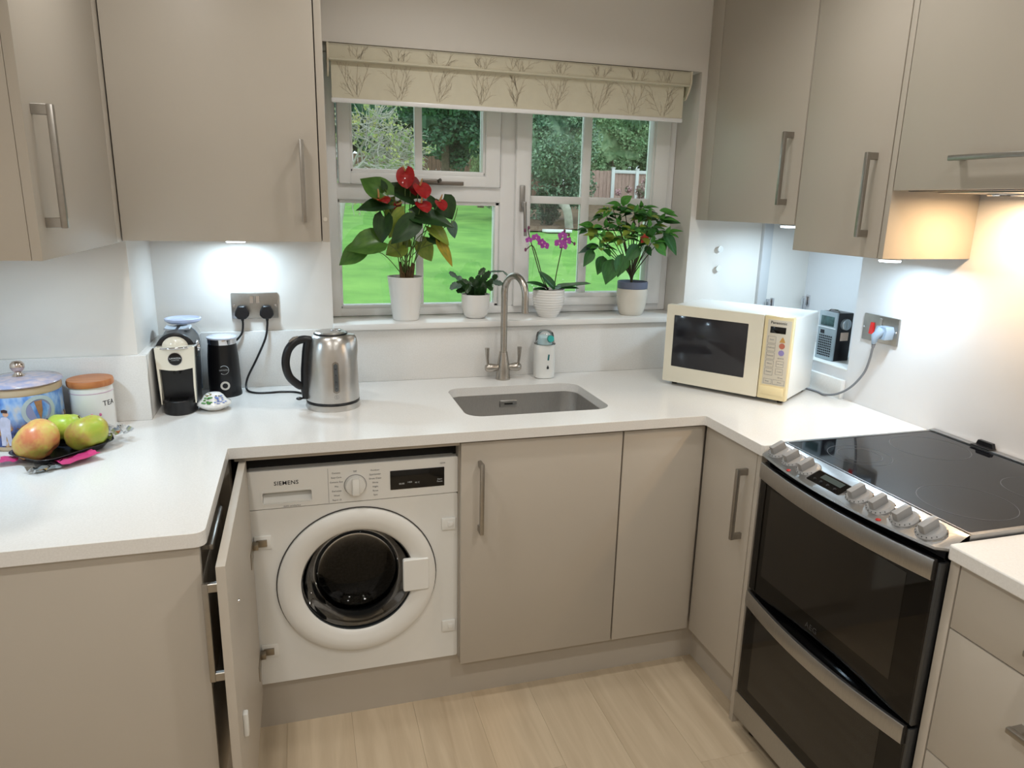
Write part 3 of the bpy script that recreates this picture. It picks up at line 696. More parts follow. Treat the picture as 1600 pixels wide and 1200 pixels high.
for (x_, y_, r_) in ((1.61, -0.755, 0.098), (1.85, -0.745, 0.082), (1.84, -0.432, 0.098), (1.60, -0.440, 0.078), (1.60, -0.440, 0.054)):
    g = G(); g.lathe([(r_, 0), (r_+0.0016, 0), (r_+0.0016, 0.0003), (r_, 0.0003)], 56, c=(x_, y_, 0.91852), cap=False); obj('zone_ring', g, RING, hob)
g = G(); g.box(1.972, 1.994, CY0+0.002, CY1-0.002, 0.9195, 0.9225, 0.001); obj('rear_strip', g, CST, ck)
g = G(); g.prism([(-0.500, 0.9225), (-0.446, 0.9225), (-0.452, 0.938), (-0.494, 0.938)], 1.984, 1.995, 'x'); g.box(1.968, 1.995, -0.502, -0.444, 0.9225, 0.9255, 0.001); obj('rear_vent_bracket', g, BLACK, ck)
KN = mat('grey_knob', rgb(146, 146, 146), 0.38, var=0.02, vscale=20)
sl = math.atan2(0.017, 0.038)
for y in (-0.350, -0.414, -0.478, -0.655, -0.717, -0.780, -0.843):
    xk = 1.428 - bow(y, 0.036)*0.55
    up = Vector((-math.sin(sl), 0, math.cos(sl))); base = Vector((xk, y, 0.9065 + bow(y, 0.0006)))
    M = frame(base, (0, -1, 0), Vector((0, -1, 0)).cross(up)*-1)
    M = frame(base, (math.cos(sl), 0, math.sin(sl)), (0, 1, 0))
    g = G(); g.lathe([(0.0, -0.003), (0.0325, -0.003), (0.0322, 0.001), (0.0302, 0.0018)], 28, M=M, cap=False); bz = obj('knob_bezel', g, CHROME, cpn)
    g = G(); g.lathe([(0.0, 0.0), (0.0300, 0.001), (0.0296, 0.005), (0.0240, 0.010), (0.0, 0.010)], 28, M=M)
    g.box(-0.0215, 0.019, -0.0080, 0.0080, 0.006, 0.030, 0.0020, 2, M); kn = obj('knob', g, KN, ck)
    g = G()
    for a in range(110, 251, 20):
        ca, sa = math.cos(R(a)), math.sin(R(a))
        g.box(0.0272*ca-0.0008, 0.0272*ca+0.0008, 0.0272*sa-0.0008, 0.0272*sa+0.0008, 0.0066, 0.0082, 0, 1, M)
    obj('knob_marks', g, INK, kn, smooth=0)
for y in (-0.447, -0.750):
    xk = 1.402 - bow(y, 0.036)*0.9
    g = G(); g.sphere((xk, y, 0.8970), 0.0065, (1, 1, 0.5), 12, 8); obj('indicator_lamp', g, mat('red_lamp', rgb(170, 35, 30), 0.25, var=0.05), cpn)
Md = frame((1.412 - 0.034*0.75+0.012, -0.566, 0.9085), (math.cos(sl), 0, math.sin(sl)), (0, 1, 0))
g = G(); g.prism(rrect(-0.021, 0.021, -0.056, 0.056, 0.004, 4), -0.002, 0.0012, 'z', M=Md); cl = obj('clock_panel', g, BLACKG, cpn)
g = G(); g.prism(rrect(-0.023, 0.023, -0.058, 0.058, 0.006, 4), -0.002, 0.0008, 'z', holes=[rrect(-0.0212, 0.0212, -0.0562, 0.0562, 0.004, 4)], M=Md); obj('clock_bezel', g, CHROME, cpn)
g = G(); g.box(0.001, 0.017, -0.040, 0.030, 0.0012, 0.0018, 0, 1, Md); obj('clock_display', g, mat('lcd_grey', rgb(62, 72, 70), 0.25, var=0.1), cl)
g = G()
for yy in (-0.034, -0.010, 0.014, 0.036): g.lathe([(0, 0.001), (0.0038, 0.001), (0.0030, 0.004), (0, 0.0042)], 12, c=(-0.010, yy, 0), M=Md)
obj('clock_buttons', g, BLACK, cl)
# body sides and back
g = G(); g.box(1.424, 1.99, CY0, CY0+0.012, 0.05, 0.90); g.box(1.424, 1.99, CY1-0.012, CY1, 0.05, 0.90); g.box(1.97, 1.99, CY0, CY1, 0.05, 0.90)
g.box(1.426, 1.99, CY0, CY1, 0.05, 0.12); g.box(1.426, 1.99, CY0, CY1, 0.478, 0.500); g.box(1.424, 1.99, CY0, CY1, 0.866, 0.899)
obj('casing', g, mat('dark_casing', rgb(46, 46, 48), 0.4, metal=0.5, var=0.05), ck)
OG = glass('oven_glass', (0.16, 0.155, 0.145, 1), 0.05)
ENAM = mat('oven_enamel', rgb(150, 142, 130), 0.35, var=0.1, vscale=60)
def oven(z0, z1, hz0, hz1, wz0, wz1):
    g = G()
    # door frame with window hole, bowed slightly
    xo = 1.404
    g.prism(rrect(CY0+0.006, CY1-0.006, z0, z1, 0.004, 2), xo, xo+0.018, 'x', holes=[rrect(CY0+0.075, CY1-0.055, wz0, wz1, 0.006, 3)])
    d = obj('oven_door', g, BLACKG, ck)
    g = G(); g.box(xo-0.0006, xo+0.004, CY0+0.012, CY1-0.012, z0+0.002, hz0-0.001, 0.0005, 1); obj('door_glass', g, glass('door_black_glass', (0.46, 0.45, 0.43, 1), 0.035), d)
    g = G(); g.box(xo-0.0011, xo-0.0006, CY0+0.075, CY1-0.055, wz0, min(wz1, hz0-0.004), 0); obj('door_window', g, glass('window_reflective_glass', (0.72, 0.70, 0.66, 1), 0.06, 0.06), d)
    # trims at the sides
    for yy, mm in ((CY1-0.007, CST), (CY0, mat('side_trim_grey', rgb(88, 90, 92), 0.35, metal=0.8, var=0.04))):
        g = G(); g.box(xo-0.001, xo+0.02, yy, yy+0.0065, z0, z1, 0.001); obj('side_trim', g, mm, d)
    # bowed handle band
    g = G(); n = 24; th = 0.004; bm = g.bm; R_ = []
    for i in range(n+1):
        y = CY0+0.012 + (CY1-CY0-0.020)*i/n
        x = xo-0.004 - bow(y, 0.030)
        R_.append([bm.verts.new(p) for p in ((x, y, hz0), (x-0.002, y, hz0+0.004), (x-0.002, y, hz1-0.004), (x, y, hz1), (x+0.008, y, hz1), (x+0.008, y, hz0))])
    for a, b in zip(R_, R_[1:]):
        for k in range(6): bm.faces.new((a[k], a[(k+1) % 6], b[(k+1) % 6], b[k]))
    bm.faces.new(R_[0]); bm.faces.new(R_[-1][::-1])
    obj('door_handle', g, CST, d, smooth=40)
    g = G(); bm = g.bm; A = []; 
    for i in range(n+1):
        y = CY0+0.012 + (CY1-CY0-0.020)*i/n; x = xo-0.002-bow(y, 0.026)
        A.append((bm.verts.new((x, y, hz1-0.012)), bm.verts.new((xo+0.001, y, hz1-0.010))))
    for a, b in zip(A, A[1:]): bm.faces.new((a[0], a[1], b[1], b[0]))
    obj('grip_recess', g, BLACKG, d)
    # cavity and rack
    g = G(); x1 = 1.90; y0, y1 = CY0+0.05, CY1-0.04
    c0, c1 = wz0-0.03, wz1+0.03
    g.box(x1, x1+0.01, y0, y1, c0, c1); g.box(1.43, x1, y0-0.005, y0, c0, c1); g.box(1.43, x1, y1, y1+0.005, c0, c1); g.box(1.43, x1, y0, y1, c0-0.005, c0); g.box(1.43, x1, y0, y1, c1, c1+0.005)
    obj('oven_cavity', g, ENAM, ck)
    g = G(); zr = wz0 + (wz1-wz0)*0.42
    g.cyl((1.430, y0, zr), (1.430, y1, zr), 0.004, n=8)
    g.cyl((1.86, y0, zr), (1.86, y1, zr), 0.003, n=8)
    for i in range(15):
        yy = y0+0.02+(y1-y0-0.04)*i/14; g.cyl((1.43, yy, zr+0.004), (1.86, yy, zr+0.004), 0.002, n=6)
    obj('oven_rack', g, STEEL, ck)
oven(0.484, 0.864, 0.822, 0.868, 0.545, 0.805)
oven(0.138, 0.474, 0.430, 0.476, 0.175, 0.415)
text('brand_lettering', 'AEG', 0.022, (1.4030, -0.57, 0.515), (0, -1, 0), (0, 0, 1), mat('faint_print', rgb(58, 58, 58), 0.4), ck)
g = G(); g.box(1.402, 1.424, CY0+0.003, CY1-0.001, 0.056, 0.1365, 0.002); obj('bottom_panel', g, CST, ck)
for (x_, y_) in ((1.46, CY0+0.05), (1.46, CY1-0.04), (1.93, CY0+0.05), (1.93, CY1-0.04)):
    g = G(); g.cyl((x_, y_, 0.0), (x_, y_, 0.052), 0.018, n=14); obj('foot', g, BLACK, ck)

# ================================================================== SOCKETS
def double_socket(c, xd, label, red=False):
    """c: centre on the wall, xd: direction to the right when facing it"""
    xd = Vector(xd); nz = Vector((0, 0, 1)); n = xd.cross(nz)      # n points out of the wall
    t = thing('wall_socket', label, 'socket', tuple(c))
    M = frame(c, xd, nz)
    g = G(); g.box(-0.0745, 0.0745, -0.0435, 0.0435, 0.0, 0.008, 0.003, 2, M); pl = obj('face_plate', g, HANDLE, t)
    for sx in (-0.0665, 0.0665):
        g = G(); g.lathe([(0, 0.008), (0.0038, 0.008), (0.003, 0.0095), (0, 0.0097)], 12, c=(sx, 0.0, 0), M=M); obj('screw', g, CHROME, pl)
    return t, M
so, MS = double_socket((0.051, 0.660, 1.191), (1, 0, 0), 'brushed steel double socket with two black plugs on wall above the kettle')
for sx in (-0.010, 0.010):
    g = G(); g.box(sx-0.0065, sx+0.0065, 0.008, 0.034, 0.008, 0.0105, 0.001, 1, MS); obj('rocker_switch', g, CHROME, so)
def plug(g, o, M=None):
    ox, oz = o
    g.prism([(ox-0.021, oz+0.004), (ox-0.012, oz+0.022), (ox+0.012, oz+0.022), (ox+0.021, oz+0.004), (ox+0.023, oz-0.010), (ox+0.012, oz-0.022), (ox-0.012, oz-0.022), (ox-0.023, oz-0.010)], 0.0085, 0.034, 'z', M=M)
# ------------------------------------------------------------------ kettle
ke = thing('kettle', 'brushed steel jug kettle with black loop handle on the worktop', 'kettle', (0.284, 0.357, H))
KC = (0.284, 0.357, H)
KS = mat('kettle_steel', rgb(196, 194, 191), 0.28, metal=1.0, var=0.03, vscale=40, bump=0.05, bscale=200, bstretch=(1, 1, 30))
g = G(); g.lathe([(0, 0.0), (0.083, 0.0), (0.084, 0.004), (0.082, 0.018), (0, 0.018)], 48, c=KC); obj('base', g, KS, ke)
g = G(); g.lathe([(0.0, 0.018), (0.080, 0.018), (0.0825, 0.023), (0.080, 0.027), (0, 0.027)], 48, c=KC); obj('base_ring', g, BLACK, ke)
bprof = [(0.0, 0.027), (0.0815, 0.027), (0.0820, 0.036), (0.0812, 0.07), (0.0795, 0.11), (0.0765, 0.15), (0.0725, 0.18), (0.0670, 0.205), (0.0600, 0.222), (0.0530, 0.230), (0.0490, 0.2315), (0.0, 0.2315)]
g = G(); g.lathe(bprof, 56, c=KC)
# spout bulge to the right
for v in g.bm.verts:
    r = v.co - Vector(KC); a = math.atan2(r.y, r.x) - R(-12)
    if r.z > 0.14 and r.z < 0.231 and abs(a) < 0.42 and r.to_2d().length > 0.03:
        k = (r.z-0.14)/0.09; s_ = math.cos(a/0.42*PI/2)**1.0
        v.co.x += 0.020*k*s_*math.cos(R(-12))*(1 if r.to_2d().length > 0.052 else 0.4); v.co.y += 0.020*k*s_*math.sin(R(-12))
obj('body', g, KS, ke, smooth=50)
g = G(); g.lathe([(0.050, 0.228), (0.0515, 0.232), (0.050, 0.2355), (0.047, 0.236)], 48, c=KC, cap=False); obj('lid_seal', g, BLACK, ke)
g = G(); g.lathe([(0.0485, 0.230), (0.0485, 0.236), (0.044, 0.2395), (0.020, 0.2405), (0.0, 0.240)], 48, c=KC, cap=False); lid = obj('lid', g, KS, ke)
g = G(); g.lathe([(0.0, 0.2405), (0.016, 0.2408), (0.017, 0.2425), (0.012, 0.2435), (0, 0.2437)], 28, c=(KC[0]+0.016, KC[1]+0.01, KC[2])); obj('lid_catch', g, CHROME, lid)
hd = Vector((-0.985, -0.17, 0))
def kp(r, z): return Vector(KC) + hd*r + Vector((0, 0, z))
hp = smooth_path([kp(0.062, 0.215), kp(0.085, 0.218), kp(0.110, 0.210), kp(0.131, 0.185), kp(0.139, 0.145), kp(0.130, 0.105), kp(0.106, 0.078), kp(0.088, 0.066), kp(0.080, 0.045)], 5)
g = G(); g.tube(hp, [0.012]*8+[0.0125]*(len(hp)-16)+[0.010]*8, 14)
g.tube([kp(0.067, 0.218), kp(0.073, 0.18), kp(0.0785, 0.12), kp(0.081, 0.06), kp(0.081, 0.032)], [0.015, 0.016, 0.017, 0.017, 0.013], 12)
obj('handle', g, BLACK, ke, smooth=60)
g = G(); g.tube([kp(0.098, 0.2245), kp(0.111, 0.2205), kp(0.124, 0.211)], [0.006, 0.0075, 0.006], 10); obj('handle_button', g, CHROME, ke)
g = G(); g.tube([kp(0.080, 0.034), kp(0.092, 0.033), kp(0.100, 0.033)], [0.004, 0.003, 0.004], 8); g.sphere(kp(0.104, 0.033), 0.0085, (1.2, 1, 0.6), 12, 8); obj('switch_lever', g, BLACK, ke)
vd = Vector((0.10, -0.995, 0)).normalized(); sd = Vector((0.995, 0.10, 0))
def onb(z):
    for (r0, z0), (r1, z1) in zip(bprof[1:], bprof[2:]):
        if z0 <= z <= z1: return r0 + (r1-r0)*(z-z0)/max(1e-6, z1-z0)
    return 0.05
def gauge(wid, z0, z1, off):
    def fn(u, v):
        z = z0+(z1-z0)*v; e = min(v, 1-v)*(z1-z0); ww = wid*(math.sqrt(max(0, 1-((wid-min(e, wid))/wid)**2)) if e < wid else 1)
        a = (u-0.5)*2*ww/0.078
        r = onb(z)+off
        return Vector((KC[0], KC[1], KC[2]+z)) + vd*(r*math.cos(a)) + sd*(r*math.sin(a))
    return G().grid(fn, 7, 22)
obj('gauge_surround', gauge(0.0100, 0.058, 0.158, 0.0006), mat('gauge_steel', rgb(150, 146, 140), 0.3, metal=1.0, var=0.02), ke, smooth=60)
gw = obj('water_gauge', gauge(0.0062, 0.064, 0.152, 0.0014), mat('gauge_window', rgb(78, 82, 84), 0.2, var=0.2, vscale=40), ke, smooth=60)
g = G()
for z in (0.075, 0.095, 0.116, 0.135): g.sphere(Vector((KC[0], KC[1], KC[2]+z))+vd*(onb(z)+0.0014), 0.0022, (1, 0.4, 1), 8, 6)
obj('gauge_marks', g, INK, gw)
zl = 0.048; g = G(); g.lathe([(0.0058, 0), (0.0066, 0), (0.0066, 0.0005), (0.0058, 0.0005)], 20, c=(0, 0, 0), cap=False, M=frame(Vector((KC[0], KC[1], KC[2]+zl))+vd*(onb(zl)+0.0002), sd, (0, 0, 1)))
g.box(-0.0008, 0.0008, -0.004, 0.004, 0, 0.0005, 0, 1, frame(Vector((KC[0], KC[1], KC[2]+zl))+vd*(onb(zl)+0.0002), sd, (0, 0, 1))); obj('logo', g, INKG, ke, smooth=0)
g = G(); plug(g, (0.037, -0.020), MS); o = obj('plug', g, BLACK, ke)
bv = o.modifiers.new('edge', 'BEVEL'); bv.width = 0.004; bv.segments = 2
cab = smooth_path([(0.088, 0.638, 1.152), (0.087, 0.636, 1.125), (0.078, 0.630, 1.08), (0.045, 0.622, 1.01), (0.014, 0.610, 0.95), (0.012, 0.585, 0.918), (0.040, 0.552, 0.9138), (0.085, 0.545, 0.9138), (0.125, 0.548, 0.9138), (0.175, 0.53, 0.9138), (0.222, 0.46, 0.9138), (0.245, 0.418, 0.9160)], 6)
g = G(); g.tube([cab[0]+Vector((0, 0, 0.006)), cab[3]], [0.007, 0.0045], 10); g.tube(cab, 0.0036, 8); obj('power_cord', g, BLACK, ke, smooth=60)
# ------------------------------------------------------------------ milk frother
fr = thing('milk_frother', 'matt black milk frother jug with chrome rim, beside the coffee machine', 'milk frother', (-0.053, 0.568, H))
FC = (-0.053, 0.568, H)
g = G(); g.lathe([(0, 0), (0.0515, 0), (0.0520, 0.004), (0.0505, 0.012), (0.0495, 0.018), (0.0500, 0.03), (0.0495, 0.08), (0.0475, 0.13), (0.0445, 0.165), (0.0435, 0.172), (0, 0.172)], 44, c=FC); fb = obj('jug', g, BLACK, fr, smooth=50)
g = G(); g.lathe([(0.0436, 0.172), (0.0445, 0.176), (0.0450, 0.190), (0.0430, 0.191)], 44, c=FC, cap=False); obj('rim', g, CHROME, fr)
g = G(); g.lathe([(0.0450, 0.189), (0.0465, 0.191), (0.0460, 0.194), (0.040, 0.197), (0.02, 0.1985), (0.0, 0.199)], 44, c=FC, cap=True); obj('lid', g, mat('pale_lid_plastic', rgb(205, 208, 222), 0.12, var=0.02), fr)
fdv = Vector((0.10, -0.995, 0)).normalized(); fsd = Vector((0.995, 0.10, 0))
def ring_on(r0, r1, z, rad, m, name, par, arc=2*PI, rot=0):
    g = G(); M = frame(Vector((FC[0], FC[1], FC[2]+z))+fdv*rad, fsd, (0, 0, 1)) @ Matrix.Rotation(rot, 4, 'Z')
    g.lathe([(r0, -0.004), (r0, 0.0022), ((r0+r1)/2, 0.003), (r1, 0.002), (r1, -0.004)], 28, M=M, cap=False, arc=arc); return obj(name, g, m, par)
ring_on(0.0085, 0.0145, 0.040, 0.0480, mat('pale_button_ring', rgb(215, 212, 205), 0.3, var=0.02), 'start_button', fr)
ring_on(0.0135, 0.0148, 0.092, 0.0470, INKW, 'logo_ring', fb, arc=1.5*PI, rot=R(-135))
text('brand_lettering', 'LAVAZZA', 0.0062, Vector((FC[0], FC[1], FC[2]+0.092))+fdv*0.0494, fsd, (0, 0, 1), INKW, fb)
g = G(); plug(g, (-0.042, -0.020), MS); o = obj('plug', g, BLACK, fr); bv = o.modifiers.new('edge', 'BEVEL'); bv.width = 0.004; bv.segments = 2
cab = smooth_path([(0.009, 0.638, 1.152), (0.010, 0.637, 1.13), (0.004, 0.635, 1.10), (-0.018, 0.633, 1.075), (-0.050, 0.632, 1.055), (-0.085, 0.632, 1.03), (-0.098, 0.632, 0.975), (-0.06, 0.632, 0.925), (-0.053, 0.617, 0.922)], 6)
g = G(); g.tube([cab[0]+Vector((0, 0, 0.006)), cab[3]], [0.007, 0.0045], 10); g.tube(cab, 0.0034, 8); obj('power_cord', g, BLACK, fr, smooth=60)
# ------------------------------------------------------------------ coffee machine (local coordinates, front faces -y)
cm = thing('coffee_machine', 'white and black capsule coffee machine standing in the left corner', 'coffee machine', (-0.164, 0.366, H), R(2))
IV = mat('ivory_gloss_plastic', rgb(228, 222, 206), 0.16, var=0.01, coat=0.4)
def L(name, g, m, p=None, **k): return obj(name, g, m, p or cm, world=False, **k)
def arch(w0, w1, z0, z1, top): 
    return [(-w0, z0), (w0, z0), (w1, z1)] + [(w1*math.cos(R(a)), z1+top*math.sin(R(a))) for a in range(10, 180, 10)] + [(-w1, z1)]
g = G(); g.prism(arch(0.0475, 0.0555, 0.0, 0.185, 0.055), 0.022, 0.175, 'y'); o = L('body', g, BLACK)
bv = o.modifiers.new('edge', 'BEVEL'); bv.width = 0.004; bv.segments = 2; bv.limit_method = 'ANGLE'; bv.angle_limit = R(50)
g = G(); g.prism([(-0.0480, 0.030), (-0.0540, 0.20), (-0.050, 0.203), (0.050, 0.203), (0.0540, 0.20), (0.0480, 0.030)], -0.004, 0.026, 'y', holes=[[(-0.0425, 0.0301), (0.0425, 0.0301), (0.0455, 0.138), (0.020, 0.133), (0.0, 0.1315), (-0.020, 0.133), (-0.0455, 0.138)]])
o = L('front_frame', g, IV, smooth=30); bv = o.modifiers.new('edge', 'BEVEL'); bv.width = 0.003; bv.segments = 3; bv.limit_method = 'ANGLE'; bv.angle_limit = R(40)
fr_ = o
g = G(); g.sphere((0, 0.050, 0.200), 0.044, (1.02, 1.05, 0.85), 28, 16); L('top_dome', g, IV)
g = G(); g.box(-0.0465, 0.0465, 0.0235, 0.028, 0.03, 0.140); L('cup_recess', g, BLACKG)
g = G(); g.cyl((0, 0.012, 0.120), (0, 0.012, 0.138), 0.010, n=14); L('coffee_outlet', g, BLACK)
g = G(); g.prism([(0.0465*math.cos(R(a)), 0.026-0.060*math.sin(R(a))) for a in range(0, 181, 10)], 0.0, 0.044, 'z'); o = L('drip_tray', g, BLACK)
bv = o.modifiers.new('edge', 'BEVEL'); bv.width = 0.003; bv.segments = 2; bv.limit_method = 'ANGLE'; bv.angle_limit = R(50)
g = G()
for i in range(6): g.box(-0.026, 0.026, -0.026+i*0.008, -0.022+i*0.008, 0.044, 0.0452, 0)
L('drip_grille', g, BLACKG, o)
lv = [Vector((-0.059, 0.045, 0.196))] + [Vector((-0.057*math.cos(R(a)), 0.030-0.042*math.sin(R(a)), 0.198+0.003*a/180)) for a in range(10, 180, 12)] + [Vector((0.060, 0.045, 0.212))]
g = G(); g.tube(lv, 0.0032, 10); L('lever', g, CHROME, smooth=60)
g = G(); g.cyl((0.052, 0.050, 0.193), (0.066, 0.050, 0.193), 0.009, n=16); g.box(0.056, 0.064, 0.044, 0.056, 0.180, 0.212, 0.003); L('lever_pivot', g, CHROME)
g = G(); g.box(0.048, 0.0585, 0.035, 0.06, 0.165, 0.205, 0.003); L('pivot_cover', g, BLACK)
g = G(); g.lathe([(0, 0), (0.0185, 0), (0.0185, 0.0018), (0, 0.0018)], 32, M=frame((0, -0.0042, 0.167), (1, 0, 0), (0, 0, 1))); lg = L('logo_badge', g, BLACKG)
g = G(); g.lathe([(0.0185, 0), (0.0198, 0), (0.0198, 0.0022), (0.0185, 0.0022)], 32, M=frame((0, -0.0042, 0.167), (1, 0, 0), (0, 0, 1)), cap=False); L('badge_ring', g, CHROME)
text('brand_lettering', 'LAVAZZA', 0.0068, (0, -0.0062, 0.1690), (1, 0, 0), (0, 0, 1), INKW, lg, world=False, bold=0.0001)
text('brand_lettering', 'A MODO MIO', 0.0034, (0, -0.0062, 0.1630), (1, 0, 0), (0, 0, 1), INKW, lg, world=False)
TANK = glass('smoky_water_tank', (0.68, 0.76, 0.86, 1), 0.09)
g = G(); g.prism(arch(0.0520, 0.0535, 0.03, 0.195, 0.045), 0.1755, 0.2380, 'y'); L('water_tank', g, TANK)
g = G(); g.prism([(0.040*math.cos(R(a)), 0.2415+0.006*math.sin(R(a))) for a in range(200, 341, 10)] + [(0.036*math.cos(R(a)), 0.2475+0.008*math.sin(R(a))) for a in range(340, 199, -10)], 0.09, 0.15, 'y'); L('capsule_flap', g, mat('pale_grey_plastic', rgb(196, 205, 215), 0.2, var=0.02))
g = G(); g.lathe([(0.0, 0.0), (0.045, 0.0), (0.0535, 0.006), (0.0545, 0.013), (0.050, 0.014), (0.044, 0.008), (0, 0.007)], 40, c=(0.008, 0.196, 0.2450)); L('tank_lid', g, mat('clear_blue_plastic', rgb(192, 200, 224), 0.1, var=0.03))
# ------------------------------------------------------------------ small lidded dish
ds_ = thing('trinket_dish', 'small white ceramic lidded dish painted with grapes, in front of the frother', 'dish', (-0.070, 0.390, H))
DCn = (-0.070, 0.390, H)
g = G(); g.lathe([(0, 0), (0.025, 0), (0.027, 0.003), (0.043, 0.011), (0.050, 0.018), (0.049, 0.020), (0, 0.020)], 40, c=DCn); obj('bowl', g, CERAM, ds_, smooth=60)
g = G(); g.lathe([(0, 0.020), (0.0495, 0.0205), (0.0485, 0.0235), (0.036, 0.032), (0.028, 0.044), (0.020, 0.051), (0.008, 0.0535), (0, 0.0538)], 40, c=DCn); ld = obj('lid', g, CERAM, ds_, smooth=60)
GRN = mat('painted_leaf_green', rgb(74, 132, 58), 0.3, var=0.15, vscale=90); BLU = mat('painted_grape_blue', rgb(118, 140, 198), 0.3, var=0.12, vscale=90); YEL = mat('painted_olive', rgb(130, 118, 50), 0.3, var=0.1)
rnd = random.Random(5)
def on_lid(a, r):
    pr = [(0.0495, 0.0205), (0.0485, 0.0235), (0.036, 0.032), (0.028, 0.044), (0.020, 0.051), (0.008, 0.0535), (0, 0.0538)]
    for (r0, z0), (r1, z1) in zip(pr, pr[1:]):
        if r1 <= r <= r0: z = z0+(z1-z0)*(r0-r)/(r0-r1); break
    return (DCn[0]+r*math.cos(a), DCn[1]+r*math.sin(a), DCn[2]+z)
for nm, m, a0, a1, n, rr in (('painted_leaf', GRN, -135, -95, 14, 0.0052), ('painted_grape', BLU, -80, -30, 16, 0.0042), ('painted_vine', YEL, -150, -40, 8, 0.0036)):
    g = G()
    for i in range(n):
        a = R(rnd.uniform(a0, a1)); r = rnd.uniform(0.026, 0.043) if nm != 'painted_vine' else rnd.uniform(0.012, 0.026)
        g.sphere(on_lid(a, r), rr, (1, 1, 0.35), 8, 6)
    obj(nm, g, m, ld)
# ------------------------------------------------------------------ biscuit barrel
tb = thing('biscuit_barrel', 'large decorated glass biscuit barrel with ball knob lid at the left edge', 'canister', (-0.507, 0.180, H))
TC = (-0.507, 0.180, H)
def painted():
    m = bpy.data.materials.new('painted_cafe_scene'); m.use_nodes = True; nt = m.node_tree; b = nt.nodes['Principled BSDF']
    tc = nt.nodes.new('ShaderNodeTexCoord')
    sep = nt.nodes.new('ShaderNodeSeparateXYZ'); nt.links.new(tc.outputs['Object'], sep.inputs[0])
    def ramp(src, els):
        r = nt.nodes.new('ShaderNodeValToRGB')
        while len(r.color_ramp.elements) < len(els): r.color_ramp.elements.new(0.5)
        for e, (p, c) in zip(r.color_ramp.elements, els): e.position = p; e.color = c
        nt.links.new(src, r.inputs['Fac']); return r
    def nz(scale, st):
        mp = nt.nodes.new('ShaderNodeMapping'); mp.inputs['Scale'].default_value = st; nt.links.new(tc.outputs['Object'], mp.inputs['Vector'])
        n = nt.nodes.new('ShaderNodeTexNoise'); n.inputs['Scale'].default_value = scale; n.inputs['Detail'].default_value = 3; nt.links.new(mp.outputs[0], n.inputs['Vector']); return n
    n1 = nz(34, (1, 1, 0.5)); up = ramp(n1.outputs['Fac'], [(0.32, rgb(66, 104, 184)), (0.44, rgb(104, 150, 212)), (0.55, rgb(156, 184, 220)), (0.66, rgb(196, 194, 190))])
    n2 = nz(46, (1, 1, 0.7)); lo = ramp(n2.outputs['Fac'], [(0.34, rgb(30, 36, 78)), (0.44, rgb(70, 90, 150)), (0.52, rgb(120, 84, 70)), (0.60, rgb(205, 165, 110)), (0.70, rgb(205, 205, 225))])
    mr = nt.nodes.new('ShaderNodeMapRange'); mr.inputs[1].default_value = 0.060; mr.inputs[2].default_value = 0.085; nt.links.new(sep.outputs['Z'], mr.inputs[0])
    mx = nt.nodes.new('ShaderNodeMix'); mx.data_type = 'RGBA'
    nt.links.new(mr.outputs[0], mx.inputs[0]); nt.links.new(lo.outputs[0], mx.inputs[6]); nt.links.new(up.outputs[0], mx.inputs[7]); nt.links.new(mx.outputs[2], b.inputs['Base Color'])
    b.inputs['Roughness'].default_value = 0.2
    return m
g = G(); g.lathe([(0, 0), (0.088, 0), (0.0915, 0.004), (0.0920, 0.012), (0, 0.012)], 52, c=TC); obj('base', g, mat('barrel_beige', rgb(196, 176, 148), 0.25, var=0.03), tb)
g = G(); g.lathe([(0.0905, 0.012), (0.0910, 0.016), (0.0910, 0.136), (0.0905, 0.139)], 52, c=TC, cap=False); br = obj('painted_wall', g, painted(), tb)
g = G(); g.lathe([(0.0905, 0.139), (0.0925, 0.143), (0.0925, 0.157), (0.089, 0.160), (0, 0.160)], 52, c=TC, cap=False); obj('collar', g, mat('barrel_beige', None or rgb(196, 176, 148), 0.25), tb)
g = G(); g.lathe([(0.0, 0.160), (0.094, 0.160), (0.097, 0.163), (0.095, 0.167), (0.06, 0.172), (0.02, 0.175), (0, 0.175)], 52, c=TC); lid_ = obj('lid', g, mat('lid_painted_pattern', rgb(150, 152, 178), 0.15, var=0.0, col2=rgb(196, 176, 176), vscale=45), tb, smooth=60)
g = G(); g.lathe([(0.0, 0.174), (0.015, 0.175), (0.010, 0.180), (0.0075, 0.185), (0.0125, 0.190), (0.0165, 0.198), (0.0160, 0.206), (0.010, 0.213), (0, 0.215)], 28, c=TC); obj('lid_knob', g, mat('silver_knob', rgb(214, 200, 190), 0.12, metal=1.0, var=0.02), lid_, smooth=60)
# a pale roundel and loose painted figures as flat print following the wall
def wall_patch(name, a0, z0, pts, m, off=0.0006):
    g = G(); bm = g.bm; r = 0.0910+off
    vs = [bm.verts.new((TC[0]+r*math.sin(a0+u/r), TC[1]-r*math.cos(a0+u/r), TC[2]+z0+v)) for u, v in pts]
    bm.faces.new(vs); return obj(name, g, m, br, smooth=0)
def disk(r, n=24, sx=1): return [(sx*r*math.cos(2*PI*i/n), r*math.sin(2*PI*i/n)) for i in range(n)]
def strip_ring(name, a0, z0, r0, r1, m):
    g = G(); bm = g.bm; r = 0.0918; n = 30; A = []
    for i in range(n):
        t = 2*PI*i/n
        A.append([bm.verts.new((TC[0]+r*math.sin(a0+q*math.cos(t)/r), TC[1]-r*math.cos(a0+q*math.cos(t)/r), TC[2]+z0+q*math.sin(t))) for q in (r0, r1)])
    for i in range(n): bm.faces.new((A[i][0], A[(i+1) % n][0], A[(i+1) % n][1], A[i][1]))
    obj(name, g, m, br, smooth=0)
strip_ring('painted_roundel', R(40), 0.098, 0.0300, 0.0400, mat('print_cream', rgb(172, 188, 192), 0.25, var=0.05))
